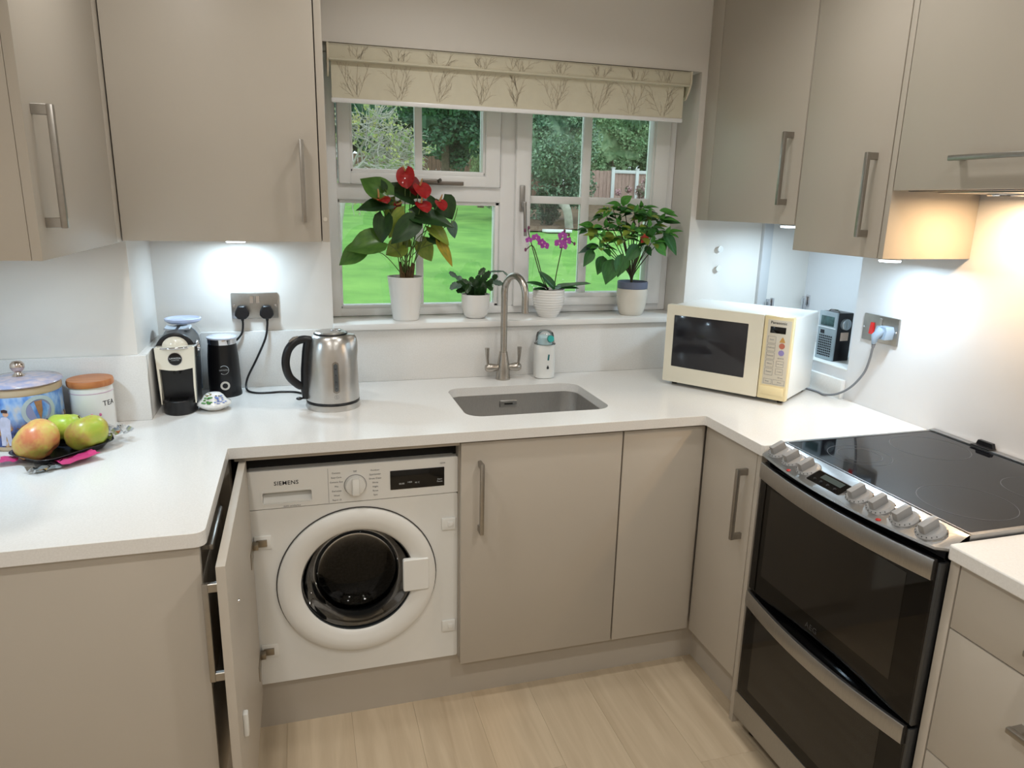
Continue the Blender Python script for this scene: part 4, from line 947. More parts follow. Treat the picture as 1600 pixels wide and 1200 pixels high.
wall_patch('painted_roundel_wedge', R(40), 0.098, [(-0.010, 0.026), (0.008, 0.027), (0.007, 0.0), (0.001, -0.024), (-0.005, 0.0)], mat('print_tan', rgb(160, 116, 84), 0.25, var=0.12, vscale=70), 0.0010)
wall_patch('painted_roundel_centre', R(40), 0.098, disk(0.0295), mat('print_lilac', rgb(138, 144, 184), 0.25, var=0.08))
wall_patch('painted_figure', R(-8), 0.030, [(-0.016, -0.014), (-0.006, -0.014), (-0.002, 0.012), (0.002, -0.014), (0.010, -0.014), (0.009, 0.022), (0.012, 0.052), (0.004, 0.062), (-0.008, 0.060), (-0.016, 0.046), (-0.014, 0.02)], mat('print_pale_lilac', rgb(200, 204, 228), 0.25, var=0.1, vscale=60))
wall_patch('painted_figure', R(-6), 0.098, disk(0.0065, 14), mat('print_skin', rgb(214, 168, 140), 0.25, var=0.05), 0.0009)
wall_patch('painted_figure', R(-7), 0.1045, [(-0.008, -0.002), (0.006, -0.004), (0.007, 0.003), (0.0, 0.006), (-0.008, 0.004)], mat('print_dark_brown', rgb(58, 40, 46), 0.3, var=0.05), 0.0012)
wall_patch('painted_table', R(22), 0.048, disk(0.022, 20, 1.0)[:11], mat('print_tan', rgb(160, 116, 84), 0.25, var=0.12, vscale=70), 0.0008)
wall_patch('painted_figure', R(30), 0.062, disk(0.010, 16), mat('print_ochre', rgb(206, 164, 108), 0.25, var=0.1), 0.0010)
wall_patch('painted_figure', R(62), 0.058, disk(0.015, 16), mat('print_tan', rgb(160, 116, 84), 0.25), 0.0008)
wall_patch('painted_bottle', R(49), 0.048, [(-0.004, -0.02), (0.004, -0.02), (0.004, 0.006), (0.0015, 0.014), (0.0015, 0.026), (-0.0015, 0.026), (-0.0015, 0.014), (-0.004, 0.006)], mat('print_dark_brown', rgb(58, 40, 46), 0.3), 0.0010)
# ------------------------------------------------------------------ tea canister
tc_ = thing('tea_canister', 'round white ceramic TEA canister with a wooden lid', 'canister', (-0.362, 0.243, H))
AC = (-0.362, 0.243, H)
g = G(); g.lathe([(0, 0), (0.050, 0), (0.0535, 0.004), (0.0535, 0.120), (0.0520, 0.126), (0.0520, 0.130), (0, 0.130)], 48, c=AC); tcb = obj('jar', g, CERAM, tc_, smooth=50)
g = G(); g.lathe([(0, 0.130), (0.0555, 0.130), (0.0570, 0.133), (0.0570, 0.143), (0.0555, 0.147), (0, 0.147)], 48, c=AC); obj('lid', g, woodmat('beech_lid', rgb(176, 104, 56), rgb(204, 134, 82), 6, (1, 12, 1), 0.45), tc_, smooth=50)
g = G(); g.lathe([(0.0536, 0.112), (0.0539, 0.1125), (0.0539, 0.1145), (0.0536, 0.115)], 48, c=AC, cap=False); obj('line_print', g, mat('pink_line', rgb(206, 180, 196), 0.3), tcb)
def curved_text(name, s, size, c, r, ang, z, m, par):
    o = text(name, s, size, (0, 0, 0), (1, 0, 0), (0, 1, 0), m, par, world=False)
    for v in o.data.vertices:
        a = ang + v.co.x/r; rr = r + v.co.z
        zz = z + v.co.y
        v.co = Vector((c[0]+rr*math.sin(a), c[1]-rr*math.cos(a), c[2]+zz)) - rootloc(par)
    return o
curved_text('lettering', 'TEA', 0.020, AC, 0.0538, R(60), 0.083, INK, tcb)
g = G()
for i in range(5):
    a = R(2+i*7); z = 0.050+0.006*math.sin(i*2.1)
    g.sphere((AC[0]+0.0537*math.sin(a), AC[1]-0.0537*math.cos(a), AC[2]+z), 0.0045, (1, 0.25, 1), 10, 6)
obj('flower_print', g, mat('pink_flower_print', rgb(222, 120, 160), 0.3, var=0.15, vscale=80), tcb)
# ------------------------------------------------------------------ apples in their tray
tr = thing('fruit_tray', 'black plastic fruit tray with torn film and magenta label under the apples', 'tray', (-0.388, 0.048, H), R(49.8))
def tray_ring(hx, hy, r, z): return [(x, y, z) for x, y in rrect(-hx, hx, -hy, hy, r, 6)]
g = G(); bm = g.bm; RR = []
for hx, hy, r, z in ((0.078, 0.052, 0.03, 0.0008), (0.084, 0.058, 0.032, 0.004), (0.095, 0.069, 0.036, 0.020), (0.103, 0.077, 0.040, 0.0215)):
    RR.append([bm.verts.new(p) for p in tray_ring(hx, hy, r, z)])
bm.faces.new(RR[0])
for a, b in zip(RR, RR[1:]):
    for i in range(len(a)): bm.faces.new((a[i], a[(i+1) % len(a)], b[(i+1) % len(a)], b[i]))
o = L('tray', g, mat('black_tray_plastic', rgb(38, 38, 44), 0.22, var=0.1), tr, smooth=50); so_ = o.modifiers.new('wall', 'SOLIDIFY'); so_.thickness = 0.001; so_.offset = 1
rnd = random.Random(11)
def crumple(name, cx, cy, cz, sx, sy, amp, m, tilt=0, n=9, seed=1, rot=0, par=tr):
    rn = random.Random(seed); H_ = [[rn.uniform(-amp, amp) for _ in range(n)] for _ in range(n)]
    ca, sa = math.cos(rot), math.sin(rot)
    def fn(u, v):
        i = round(u*(n-1)); j = round(v*(n-1))
        x = (u-0.5)*sx; y = (v-0.5)*sy; z = cz+H_[i][j] + tilt*x
        return (cx+ca*x-sa*y, cy+sa*x+ca*y, max(z, 0.0012))
    return L(name, G().grid(fn, n, n), m, par, smooth=15)
FILM = glass('clear_film', (0.93, 0.94, 0.96, 1), 0.22, 0.05)
crumple('torn_film', 0.112, -0.022, 0.030, 0.07, 0.10, 0.012, FILM, 0.1, 10, 3)
crumple('torn_film', 0.075, 0.060, 0.040, 0.07, 0.07, 0.014, FILM, 0.2, 9, 4)
crumple('torn_film', -0.085, -0.070, 0.010, 0.09, 0.05, 0.007, FILM, 0, 8, 8)
MAG = mat('magenta_label', rgb(192, 58, 114), 0.35, var=0.04); SILV = mat('silver_label_back', rgb(178, 184, 182), 0.3, var=0.06, vscale=40)
crumple('label', -0.028, -0.090, 0.015, 0.088, 0.048, 0.003, MAG, 0.05, 6, 5, R(-12))
crumple('label', -0.105, 0.045, 0.012, 0.040, 0.045, 0.003, MAG, 0.0, 6, 6, R(-40))
crumple('label_back', -0.088, -0.072, 0.006, 0.06, 0.035, 0.0025, SILV, 0.0, 6, 7, R(-25))
crumple('label_back', 0.060, 0.048, 0.048, 0.030, 0.045, 0.003, mat('white_label', rgb(224, 226, 230), 0.4), 0.15, 5, 9, R(20))
def apple(loc, r, label, cols, seed, tilt, lob=0.05, sq=0.86):
    t = thing('apple', label, 'apple', loc, seed*1.7, 'apples in the black tray')
    rn = random.Random(seed); ph = rn.uniform(0, 6)
    Mt = Matrix.Rotation(tilt[0], 4, 'X') @ Matrix.Rotation(tilt[1], 4, 'Y')
    def fn(u, v):
        a = 2*PI*u; th = PI*v
        rr = r*(1 + lob*math.cos(5*a+ph)*math.sin(th)*(0.4+0.6*(v > 0.5)) )
        dip = 1 - 0.32*math.exp(-(th/0.35)**2) - 0.25*math.exp(-((PI-th)/0.3)**2)
        sh = 1 + 0.06*math.cos(th)
        p = Vector((rr*sh*math.sin(th)*math.cos(a), rr*sh*math.sin(th)*math.sin(a), rr*sq*math.cos(th)*dip))
        return Mt @ p
    g = G().grid(fn, 40, 22, True)
    bmesh.ops.remove_doubles(g.bm, verts=g.bm.verts, dist=1e-5)
    m = bpy.data.materials.new('apple_skin'); m.use_nodes = True; nt = m.node_tree; b = nt.nodes['Principled BSDF']; b.inputs['Roughness'].default_value = 0.33
    tcn = nt.nodes.new('ShaderNodeTexCoord'); n = nt.nodes.new('ShaderNodeTexNoise'); n.inputs['Scale'].default_value = 14; n.inputs['Detail'].default_value = 3
    n2 = nt.nodes.new('ShaderNodeTexNoise'); n2.inputs['Scale'].default_value = 130
    nt.links.new(tcn.outputs['Object'], n.inputs['Vector']); nt.links.new(tcn.outputs['Object'], n2.inputs['Vector'])
    ad = nt.nodes.new('ShaderNodeMath'); ad.operation = 'MULTIPLY_ADD'; nt.links.new(n2.outputs['Fac'], ad.inputs[0]); ad.inputs[1].default_value = 0.25; nt.links.new(n.outputs['Fac'], ad.inputs[2])
    cr = nt.nodes.new('ShaderNodeValToRGB')
    while len(cr.color_ramp.elements) < len(cols): cr.color_ramp.elements.new(0.5)
    for e_, (p_, c_) in zip(cr.color_ramp.elements, cols): e_.position = p_; e_.color = c_
    nt.links.new(ad.outputs[0], cr.inputs[0]); nt.links.new(cr.outputs[0], b.inputs['Base Color'])
    L('skin', g, m, t, smooth=80)
    top = Mt @ Vector((0, 0, r*sq*0.70))
    g = G(); g.tube([top, top+Mt @ Vector((0.001, 0, 0.010)), top+Mt @ Vector((0.004, 0, 0.018))], [0.0014, 0.0012, 0.0018], 6); L('stem', g, mat('apple_stem', rgb(88, 66, 40), 0.7), t)
apple((-0.434, 0.022, 0.9575), 0.053, 'large blushed red and yellow apple at the front of the tray', [(0.48, rgb(206, 192, 96)), (0.60, rgb(214, 168, 96)), (0.74, rgb(206, 124, 84))], 2, (0.5, 0.75), 0.06, 0.88)
apple((-0.334, 0.062, 0.9555), 0.051, 'green apple with a brownish blush on the right side of the tray', [(0.50, rgb(158, 178, 62)), (0.64, rgb(178, 178, 72)), (0.80, rgb(172, 134, 76))], 3, (0.3, -0.5), 0.05, 0.86)
apple((-0.402, 0.1250, 0.9575), 0.043, 'yellow-green apple half hidden behind the red one', [(0.45, rgb(170, 198, 62)), (0.7, rgb(196, 200, 80))], 5, (0.2, 0.2), 0.05, 0.88)

# ------------------------------------------------------------------ soap dispenser
sd_ = thing('soap_dispenser', 'white automatic soap dispenser with clear teal top beside the tap', 'soap dispenser', (1.068, 0.592, H))
SCn = (1.068, 0.592, H)
g = G(); bm = g.bm; RR = []
for hx, hy, z in ((0.034, 0.026, 0.0), (0.0385, 0.030, 0.003), (0.0395, 0.031, 0.05), (0.0385, 0.0305, 0.10), (0.0375, 0.030, 0.122), (0.0345, 0.027, 0.127)):
    RR.append([bm.verts.new((SCn[0]+x, SCn[1]+y, SCn[2]+z)) for x, y in rrect(-hx, hx, -hy, hy, min(hx, hy)*0.85, 7)])
bm.faces.new(RR[0]); bm.faces.new(RR[-1])
for a, b in zip(RR, RR[1:]):
    for i in range(len(a)): bm.faces.new((a[i], a[(i+1) % len(a)], b[(i+1) % len(a)], b[i]))
sb_ = obj('body', g, WHITEP, sd_, smooth=50)
g = G(); g.lathe([(0.0345, 0.127), (0.0405, 0.129), (0.0405, 0.1315), (0.0360, 0.133), (0.0335, 0.160), (0.030, 0.172), (0.018, 0.180), (0, 0.182)], 32, c=SCn, cap=False); obj('clear_cover', g, glass('clear_plastic', (0.985, 0.99, 0.99, 1), 0.05), sd_, smooth=60)
g = G(); g.lathe([(0, 0.128), (0.028, 0.128), (0.028, 0.150), (0.024, 0.160), (0.0, 0.162)], 28, c=SCn); obj('soap_reservoir', g, mat('pale_aqua_plastic', rgb(205, 232, 238), 0.15, var=0.03), sd_)
g = G(); g.lathe([(0, 0.0), (0.0125, 0.0), (0.014, 0.006), (0.012, 0.020), (0, 0.022)], 24, M=frame((SCn[0]+0.012, SCn[1]-0.016, SCn[2]+0.149), (1, 0, 0), (0, 0.2, 1))); obj('nozzle', g, mat('teal_plastic', rgb(58, 178, 172), 0.2, var=0.05), sd_)
g = G(); g.box(-0.003, 0.003, -0.011, 0.011, 0, 0.001, 0, 1, frame((SCn[0]+0.006, SCn[1]-0.0312, SCn[2]+0.082), (1, 0, -0.1), (0, 0, 1))); obj('level_window', g, mat('teal_window', rgb(40, 110, 112), 0.2), sb_)
g = G(); g.prism([(0.0045*math.cos(R(a)), 0.0045*math.sin(R(a))) for a in range(140, 401, 20)] + [(0.0, 0.011)], 0, 0.001, 'z', M=frame((SCn[0]+0.004, SCn[1]-0.0316, SCn[2]+0.042), (1, 0, 0), (0, 0, 1))); obj('drop_mark', g, INK, sb_)

# ------------------------------------------------------------------ microwave (local: x along the front, -y out of the front)
mw = thing('microwave', 'cream and white microwave oven set at an angle in the corner', 'microwave', (1.4795, 0.4190, H), R(-55.2))
CREAM = mat('aged_cream_plastic', rgb(224, 219, 201), 0.35, var=0.015); YCR = mat('yellowed_plastic', rgb(228, 212, 168), 0.35, var=0.02); PALE = mat('pale_control_film', rgb(205, 198, 182), 0.35, var=0.01)
g = G(); g.box(0.003, 0.446, 0.012, 0.268, 0.014, 0.291, 0.006, 3); L('casing', g, mat('white_painted_steel', rgb(228, 228, 224), 0.32, var=0.01), mw)
g = G(); g.prism(rrect(0.0, 0.3525, 0.014, 0.295, 0.004, 3), -0.012, 0.012, 'y', holes=[rrect(0.029, 0.302, 0.072, 0.259, 0.003, 3)]); md = L('door', g, CREAM, mw)
g = G(); g.box(0.029, 0.302, -0.0095, -0.006, 0.072, 0.259, 0.0005); L('door_window', g, mat('smoked_window', rgb(38, 38, 42), 0.09, var=0.08), md)
g = G(); g.box(0.3545, 0.4495, -0.012, 0.012, 0.014, 0.295, 0.003); pnl = L('control_panel', g, YCR, mw)
g = G(); g.box(0.3665, 0.4440, -0.0128, -0.0115, 0.064, 0.283, 0.0005); cf = L('control_film', g, PALE, pnl)
g = G(); g.box(0.3590, 0.4400, -0.0140, -0.0115, 0.030, 0.058, 0.0015); L('door_release', g, YCR, pnl)
g = G(); g.box(0.3765, 0.4275, -0.0136, -0.0126, 0.239, 0.2605, 0.0004); L('display', g, BLACKG, pnl)
XZ = ((1, 0, 0), (0, 0, 1))
text('brand_lettering', 'Panasonic', 0.0125, (0.4025, -0.0130, 0.2735), *XZ, INK, cf, world=False, bold=0.0002)
OR_ = mat('orange_key', rgb(196, 150, 84), 0.4); RD_ = mat('red_key', rgb(190, 112, 92), 0.4); PU_ = mat('lilac_key', rgb(148, 138, 192), 0.4)
g = G(); g.prism([(0.4105, 0.2105), (0.4295, 0.2105), (0.4245, 0.222), (0.4200, 0.229), (0.4155, 0.222)], -0.0137, -0.0127, 'y'); L('key', g, OR_, pnl)
g = G(); g.prism(circ(0.420, 0.1985, 0.0095, 20), -0.0137, -0.0127, 'y'); L('key', g, RD_, pnl)
g = G(); g.prism(circ(0.420, 0.1755, 0.0100, 8), -0.0137, -0.0127, 'y'); L('key', g, PU_, pnl)
def outline(x0, x1, z0, z1, w=0.0006):
    g = G(); g.prism([(x0, z0), (x1, z0), (x1, z1), (x0, z1)], -0.0134, -0.0127, 'y', holes=[[(x0+w, z0+w), (x1-w, z0+w), (x1-w, z1-w), (x0+w, z1-w)]]); L('key_outline', g, INKG, cf, smooth=0)
for i in range(5): outline(0.3715, 0.3985, 0.205-i*0.027, 0.228-i*0.027)
for s_, x_, z_ in (('Auto', 0.385, 0.217), ('Defrost', 0.385, 0.190), ('Reheat', 0.385, 0.163), ('Micro', 0.385, 0.136), ('Power', 0.385, 0.109), ('QUICK', 0.420, 0.157), ('10 min', 0.420, 0.138), ('1 min', 0.420, 0.112), ('10 sec', 0.425, 0.092), ('Stop', 0.383, 0.076), ('Start', 0.424, 0.076)):
    text('key_print', s_, 0.0065, (x_, -0.0130, z_), *XZ, INKG, cf, world=False)
outline(0.4075, 0.4315, 0.128, 0.148); outline(0.4075, 0.4315, 0.102, 0.122); outline(0.3715, 0.3985, 0.068, 0.084); outline(0.4015, 0.4410, 0.068, 0.084)
for x_, y_ in ((0.03, 0.03), (0.42, 0.03), (0.03, 0.24), (0.42, 0.24)):
    g = G(); g.lathe([(0, 0), (0.010, 0), (0.010, 0.015), (0, 0.015)], 12, c=(x_, y_, 0)); L('foot', g, BLACK, mw)
# right hand socket with its plug and the microwave lead
s2, M2 = double_socket((1.997, -0.041, 1.176), (0, -1, 0), 'steel switch plate with red switch and grey plug on the right wall', True)
g = G(); g.prism([(-0.041, -0.020), (-0.022, -0.020), (-0.026, 0.018), (-0.037, 0.018)], 0.008, 0.0125, 'z', M=M2); o = obj('red_switch', g, mat('red_rocker', rgb(206, 40, 38), 0.25, var=0.03), s2)
g = G(); g.box(-0.004, 0.008, 0.010, 0.036, 0.008, 0.0105, 0.001, 1, M2); obj('rocker_switch', g, HANDLE, s2)
PG = mat('blue_grey_plastic', rgb(142, 160, 178), 0.35, var=0.03)
g = G(); g.prism([(0.014, 0.004), (0.020, 0.016), (0.056, 0.016), (0.062, 0.004), (0.058, -0.024), (0.018, -0.024)], 0.0085, 0.040, 'z', M=M2)
g.tube([(0.038, 0.004, 0.034), (0.032, -0.016, 0.052), (0.026, -0.040, 0.050)], [0.016, 0.013, 0.006], 14, M=M2)
PL2 = frame((0, 0, 0), (1, 0, 0), (0, 1, 0))
def to_mw(p): return tuple(Matrix.Rotation(R(55.2), 3, 'Z') @ (Vector(p) - Vector((1.4795, 0.4190, H))))
for v in g.bm.verts: v.co = Vector(to_mw(v.co))
L('plug', g, PG, mw, smooth=50)
pw_ = [(1.949, -0.067, 1.134), (1.951, -0.062, 1.115), (1.962, -0.045, 1.075), (1.972, -0.018, 1.025), (1.972, 0.028, 0.968), (1.965, 0.080, 0.930), (1.955, 0.130, 0.9146), (1.960, 0.170, 0.9146), (1.952, 0.215, 0.9146), (1.915, 0.235, 0.922)]
pth = [Vector(to_mw(p)) for p in smooth_path(pw_, 6)]
g = G(); g.tube(pth, 0.0038, 8); g.tube([pth[0], pth[4]], [0.0065, 0.0050], 10); L('power_cord', g, mat('grey_cord', rgb(120, 124, 130), 0.45, var=0.03), mw, smooth=60)
# ------------------------------------------------------------------ radio in the alcove (local: x along the grille front, -y outwards)
rd = thing('portable_radio', 'silver and black portable radio standing in the lit alcove', 'radio', (2.030, 0.292, 1.014), R(-88))
RS = mat('silver_plastic', rgb(160, 172, 178), 0.35, metal=0.5, var=0.03)
g = G(); g.box(0.0, 0.085, 0.004, 0.075, 0.0, 0.175, 0.003); L('case', g, BLACK, rd)
g = G(); g.box(-0.001, 0.086, 0.0, 0.008, 0.001, 0.176, 0.002); fp = L('front', g, RS, rd)
g = G(); g.box(0.010, 0.075, -0.001, 0.002, 0.125, 0.160, 0.0005); L('tuning_window', g, mat('dial_window', rgb(58, 84, 84), 0.12, var=0.3, vscale=60), fp)
g = G(); g.box(0.0, 0.085, -0.0012, 0.001, 0.117, 0.120); L('trim_line', g, mat('pale_line', rgb(220, 225, 228), 0.3), fp)
g = G(); g.box(0.014, 0.032, -0.0015, 0.001, 0.095, 0.108); L('band_label', g, INK, fp)
g = G()
for i in range(9):
    for j in range(7): g.box(0.010+j*0.0095, 0.0160+j*0.0095, -0.0012, 0.001, 0.014+i*0.0088, 0.0190+i*0.0088)
L('grille', g, INK, fp)
# side face is local +x
MX = frame((0.085, 0.040, 0.135), (0, 1, 0), (0, 0, 1))
g = G(); g.lathe([(0, 0), (0.020, 0), (0.020, 0.010), (0.017, 0.013), (0, 0.013)], 24, M=MX); kn_ = L('tuning_knob', g, RS, rd)
g = G(); g.box(-0.003, 0.003, -0.014, 0.014, 0.013, 0.016, 0.001, 1, MX); L('knob_rib', g, RS, kn_)
g = G(); g.box(0.0852, 0.0866, 0.026, 0.060, 0.075, 0.105); L('paper_sticker', g, mat('beige_sticker', rgb(196, 176, 160), 0.6, var=0.04), rd)
g = G(); g.tube([(0.012, 0.03, 0.176), (0.020, 0.03, 0.181), (0.055, 0.03, 0.181), (0.062, 0.03, 0.176)], 0.0025, 8); L('buttons', g, CHROME, rd)
ju = thing('steel_pot', 'rounded steel pot partly hidden behind the alcove edge next to the radio', 'pot', (2.112, 0.136, 1.014))
g = G(); g.lathe([(0, 0), (0.034, 0), (0.039, 0.006), (0.042, 0.03), (0.040, 0.06), (0.032, 0.082), (0.028, 0.088), (0, 0.090)], 36, c=(2.112, 0.136, 1.014)); obj('body', g, STEEL, ju, smooth=60)
g = G(); g.sphere((2.112, 0.136, 1.014+0.096), 0.008, (1, 1, 1), 12, 8); obj('lid_knob', g, BLACK, ju)

# ================================================================== PLANTS
def leafmat(name, c1, c2, rough=0.4):
    m = mat(name, c1, rough, col2=c2, vscale=3.0, vstretch=(1, 3, 1))
    return m
L_DARK = leafmat('dark_glossy_leaf', rgb(30, 58, 30), rgb(44, 76, 36), 0.28)
L_MID = leafmat('mid_green_leaf', rgb(64, 104, 42), rgb(84, 124, 50), 0.32)
L_LIME = leafmat('lime_leaf', rgb(116, 142, 54), rgb(140, 156, 66), 0.35)
L_YEL = leafmat('yellowing_leaf', rgb(172, 148, 40), rgb(128, 132, 48), 0.4)
L_POIN = leafmat('bright_green_leaf', rgb(58, 122, 44), rgb(84, 150, 58), 0.5)
L_POID = leafmat('deep_green_leaf', rgb(36, 86, 36), rgb(52, 106, 46), 0.5)
L_GREY = leafmat('grey_green_leaf', rgb(70, 96, 84), rgb(92, 116, 104), 0.3)
L_ORC = leafmat('orchid_leaf_green', rgb(40, 84, 46), rgb(54, 100, 56), 0.3)
STEM = mat('stem_green', rgb(92, 112, 58), 0.5, var=0.1)
STEMD = mat('dark_stem', rgb(66, 62, 40), 0.6, var=0.1)
SOIL = mat('potting_soil', rgb(46, 36, 28), 0.9, var=0.3, vscale=120, bump=0.6, bscale=200)
def leaf_mesh(kind, fold=0.16, droop=0.18, nu=9, nv=7):
    def wfun(u):
        if kind == 'heart': return 0.66*((u+0.015)**0.42)*((1-u)**1.05)*1.18
        if kind == 'ovate': return 0.53*(math.sin(PI*min(1, u**0.74)))**1.1 + 0.003
        if kind == 'strap': return 0.5*(math.sin(PI*u**0.62)**0.45)*0.98 + 0.004
        if kind == 'spathe': return 0.60*((u+0.012)**0.40)*((1-u)**0.62)*1.1
        if kind == 'segment': return 0.5*(0.30+0.70*math.sin(PI*min(1, 0.12+0.80*u)))*(1+0.16*math.cos(u*6*PI))
        if kind == 'petal': return 0.5*math.sin(PI*(0.06+0.90*u))**0.7
    g = G()
    def fn(a, b):
        u = a; v = b*2-1
        w = wfun(u)
        x = u
        if kind in ('heart', 'spathe'): x = u - 0.20*(abs(v)**1.6)*max(0, 1-u*2.2)
        z = fold*abs(v)*w*2 - droop*u*u + 0.015*math.sin(u*9)*v
        if kind == 'spathe': z = 0.10*(v*v)*w*2 + 0.06*math.sin(PI*u) - droop*u*u
        return (x, v*w, z)
    g.grid(fn, nu, nv)
    bm = g.bm; bmesh.ops.remove_doubles(bm, verts=bm.verts, dist=1e-5)
    me = bpy.data.meshes.new(kind); bm.to_mesh(me); bm.free()
    me.polygons.foreach_set('use_smooth', [True]*len(me.polygons))
    return me
_LM = {}
def leaf(name, base, tip, width, m, parent, kind='heart', nrm=(0, -0.8, 0.6), fold=0.16, droop=0.15):
    key = (kind, round(fold, 2), round(droop, 2), m.name)
    if key not in _LM:
        me = leaf_mesh(kind, fold, droop); me.materials.append(m); _LM[key] = me
    b = Vector(base); t = Vector(tip); x = t-b; Ln = x.length; x.normalize()
    n = Vector(nrm); n = (n-x*n.dot(x))
    if n.length < 1e-3: n = Vector((0, 0, 1)).cross(x)
    n.normalize(); y = n.cross(x)
    o = bpy.data.objects.new(name, _LM[key]); COL.objects.link(o); o.parent = parent
    zz = (Ln+width)/2
    o.matrix_local = Matrix(((x.x*Ln, y.x*width, n.x*zz, b.x), (x.y*Ln, y.y*width, n.y*zz, b.y), (x.z*Ln, y.z*width, n.z*zz, b.z), (0, 0, 0, 1)))
    return o
def pot(parent, prof, m, nm='pot', ribs=None, inner=0.88):
    r_top, z_top = prof[-1]
    full = [(0, prof[0][1])] + prof + [(r_top-0.004, z_top), (r_top-0.006, z_top-0.012), (0, z_top-0.012)]
    g = G(); g.lathe(full, 48)
    return obj(nm, g, m, parent, world=False, smooth=45)
SZ = 1.1222
# ---- anthurium
an = thing('anthurium', 'red flowering anthurium with heart leaves in tall white pot on the window sill', 'potted plant', (0.568, 0.715, SZ))
pr = []
for i in range(40):
    z = 0.156*i/39; r = 0.047+0.018*(i/39); pr.append((r + (0.0006 if i % 2 else 0), z))
pr[0] = (0.045, 0.0); pr.append((0.0655, 0.158))
pot(an, pr, CERAM)
g = G(); g.lathe([(0, 0.150), (0.04, 0.150), (0.0605, 0.146)], 24, cap=False); obj('soil', g, SOIL, an, world=False)
g = G(); rn = random.Random(4)
for i in range(16):
    a = rn.uniform(0, 6.28); r = rn.uniform(0.004, 0.026); h = rn.uniform(0.02, 0.065)
    p = Vector((r*math.cos(a), r*math.sin(a), 0.148)); q = p + Vector((math.cos(a)*0.012, math.sin(a)*0.012, h))
    g.tube([p, (p+q)/2+Vector((0, 0, 0.004)), q], [0.0075, 0.006, 0.003], 7)
obj('crown', g, mat('fibrous_crown', rgb(84, 66, 40), 0.85, var=0.35, vscale=60, bump=0.5, bscale=160), an, world=False)
AL = [((-0.068, 0.438), (-0.150, 0.503), 0.098, L_MID, -0.03, 0.0, (0.25, -0.9, 0.25)),
 ((-0.060, 0.409), (-0.176, 0.400), 0.080, L_DARK, -0.05, -0.06, (0, -0.6, 0.8)),
 ((0.030, 0.428), (-0.080, 0.488), 0.080, L_DARK, -0.02, -0.01, (0.2, -0.8, 0.5)),
 ((0.132, 0.428), (0.168, 0.362), 0.088, L_DARK, -0.02, -0.03, (-0.2, -0.9, 0.3)),
 ((0.030, 0.372), (0.165, 0.350), 0.090, L_DARK, -0.05, -0.08, (0, -0.7, 0.7)),
 ((-0.005, 0.380), (-0.062, 0.296), 0.080, L_LIME, -0.05, -0.06, (0.1, -0.95, 0.2)),
 ((-0.078, 0.368), (-0.093, 0.278), 0.074, L_DARK, -0.06, -0.07, (-0.3, -0.9, 0.3)),
 ((0.024, 0.356), (-0.060, 0.280), 0.085, L_DARK, -0.07, -0.085, (0.2, -0.9, 0.5)),
 ((-0.094, 0.285), (-0.208, 0.262), 0.105, L_MID, -0.05, -0.07, (-0.1, -0.85, 0.5)),
 ((-0.158, 0.258), (-0.236, 0.205), 0.075, L_MID, -0.04, -0.05, (-0.1, -0.9, 0.3)),
 ((-0.010, 0.272), (-0.070, 0.235), 0.078, L_LIME, -0.01, -0.01, (0, -0.95, 0.2)),
 ((0.058, 0.280), (0.103, 0.208), 0.072, L_LIME, 0.0, 0.01, (0, -0.95, 0.2)),
 ((0.085, 0.335), (0.152, 0.278), 0.060, L_LIME, -0.05, -0.07, (0.1, -0.8, 0.5)),
 ((0.118, 0.282), (0.163, 0.200), 0.042, L_YEL, -0.05, -0.07, (0.2, -0.9, 0.2)),
 ((0.158, 0.345), (0.181, 0.296), 0.048, L_GREY, -0.03, -0.03, (0.3, -0.9, 0.2)),
 ((-0.070, 0.462), (-0.082, 0.492), 0.026, L_DARK, -0.03, -0.04, (0.1, -0.9, 0.3)),
 ((0.085, 0.298), (0.135, 0.275), 0.050, L_DARK, -0.03, -0.05, (0.0, -0.8, 0.6)),
 ((0.075, 0.420), (0.115, 0.436), 0.060, L_DARK, -0.01, 0.0, (0, -0.9, 0.4)),
 ((-0.020, 0.300), (0.030, 0.262), 0.060, L_LIME, 0.02, 0.02, (0, -1, 0.2)),
 ((-0.03, 0.42), (-0.07, 0.352), 0.055, L_LIME, 0.0, 0.0, (0, -1, 0.2))]
for i, (b, t, wd, m, yb, yt, nr) in enumerate(AL):
    leaf('leaf', (b[0], yb, b[1]), (t[0], yt, t[1]), wd*1.45, m, an, 'heart', nr, 0.10 if i % 2 else 0.18, 0.16)
    g = G(); s = (rn.uniform(-0.02, 0.02), rn.uniform(-0.02, 0.01), 0.17)
    mid = Vector(((s[0]*0.55+b[0]*0.45), (s[1]+yb)/2+0.01, (0.17*0.45+b[1]*0.55)+0.02))
    g.tube(smooth_path([s, mid, (b[0], yb, b[1])], 5), 0.0016, 6); obj('petiole', g, STEM, an, world=False, smooth=60)
g = G(); g.tube(smooth_path([(0.06, -0.02, 0.36), (0.12, -0.03, 0.345), (0.158, -0.03, 0.345)], 4), 0.0015, 6); g.tube(smooth_path([(0.163, -0.03, 0.345), (0.176, -0.03, 0.366), (0.186, -0.03, 0.405)], 4), [0.0016]*8+[0.0006], 6); obj('tendril', g, STEM, an, world=False)
SPA = mat('red_waxy_spathe', rgb(140, 16, 24), 0.12, col2=rgb(162, 26, 30), vscale=5, coat=0.6); SPAD = mat('deep_red_spathe', rgb(118, 22, 26), 0.2, var=0.1, coat=0.3); SPX = mat('spadix_yellow', rgb(196, 150, 96), 0.5, var=0.1)
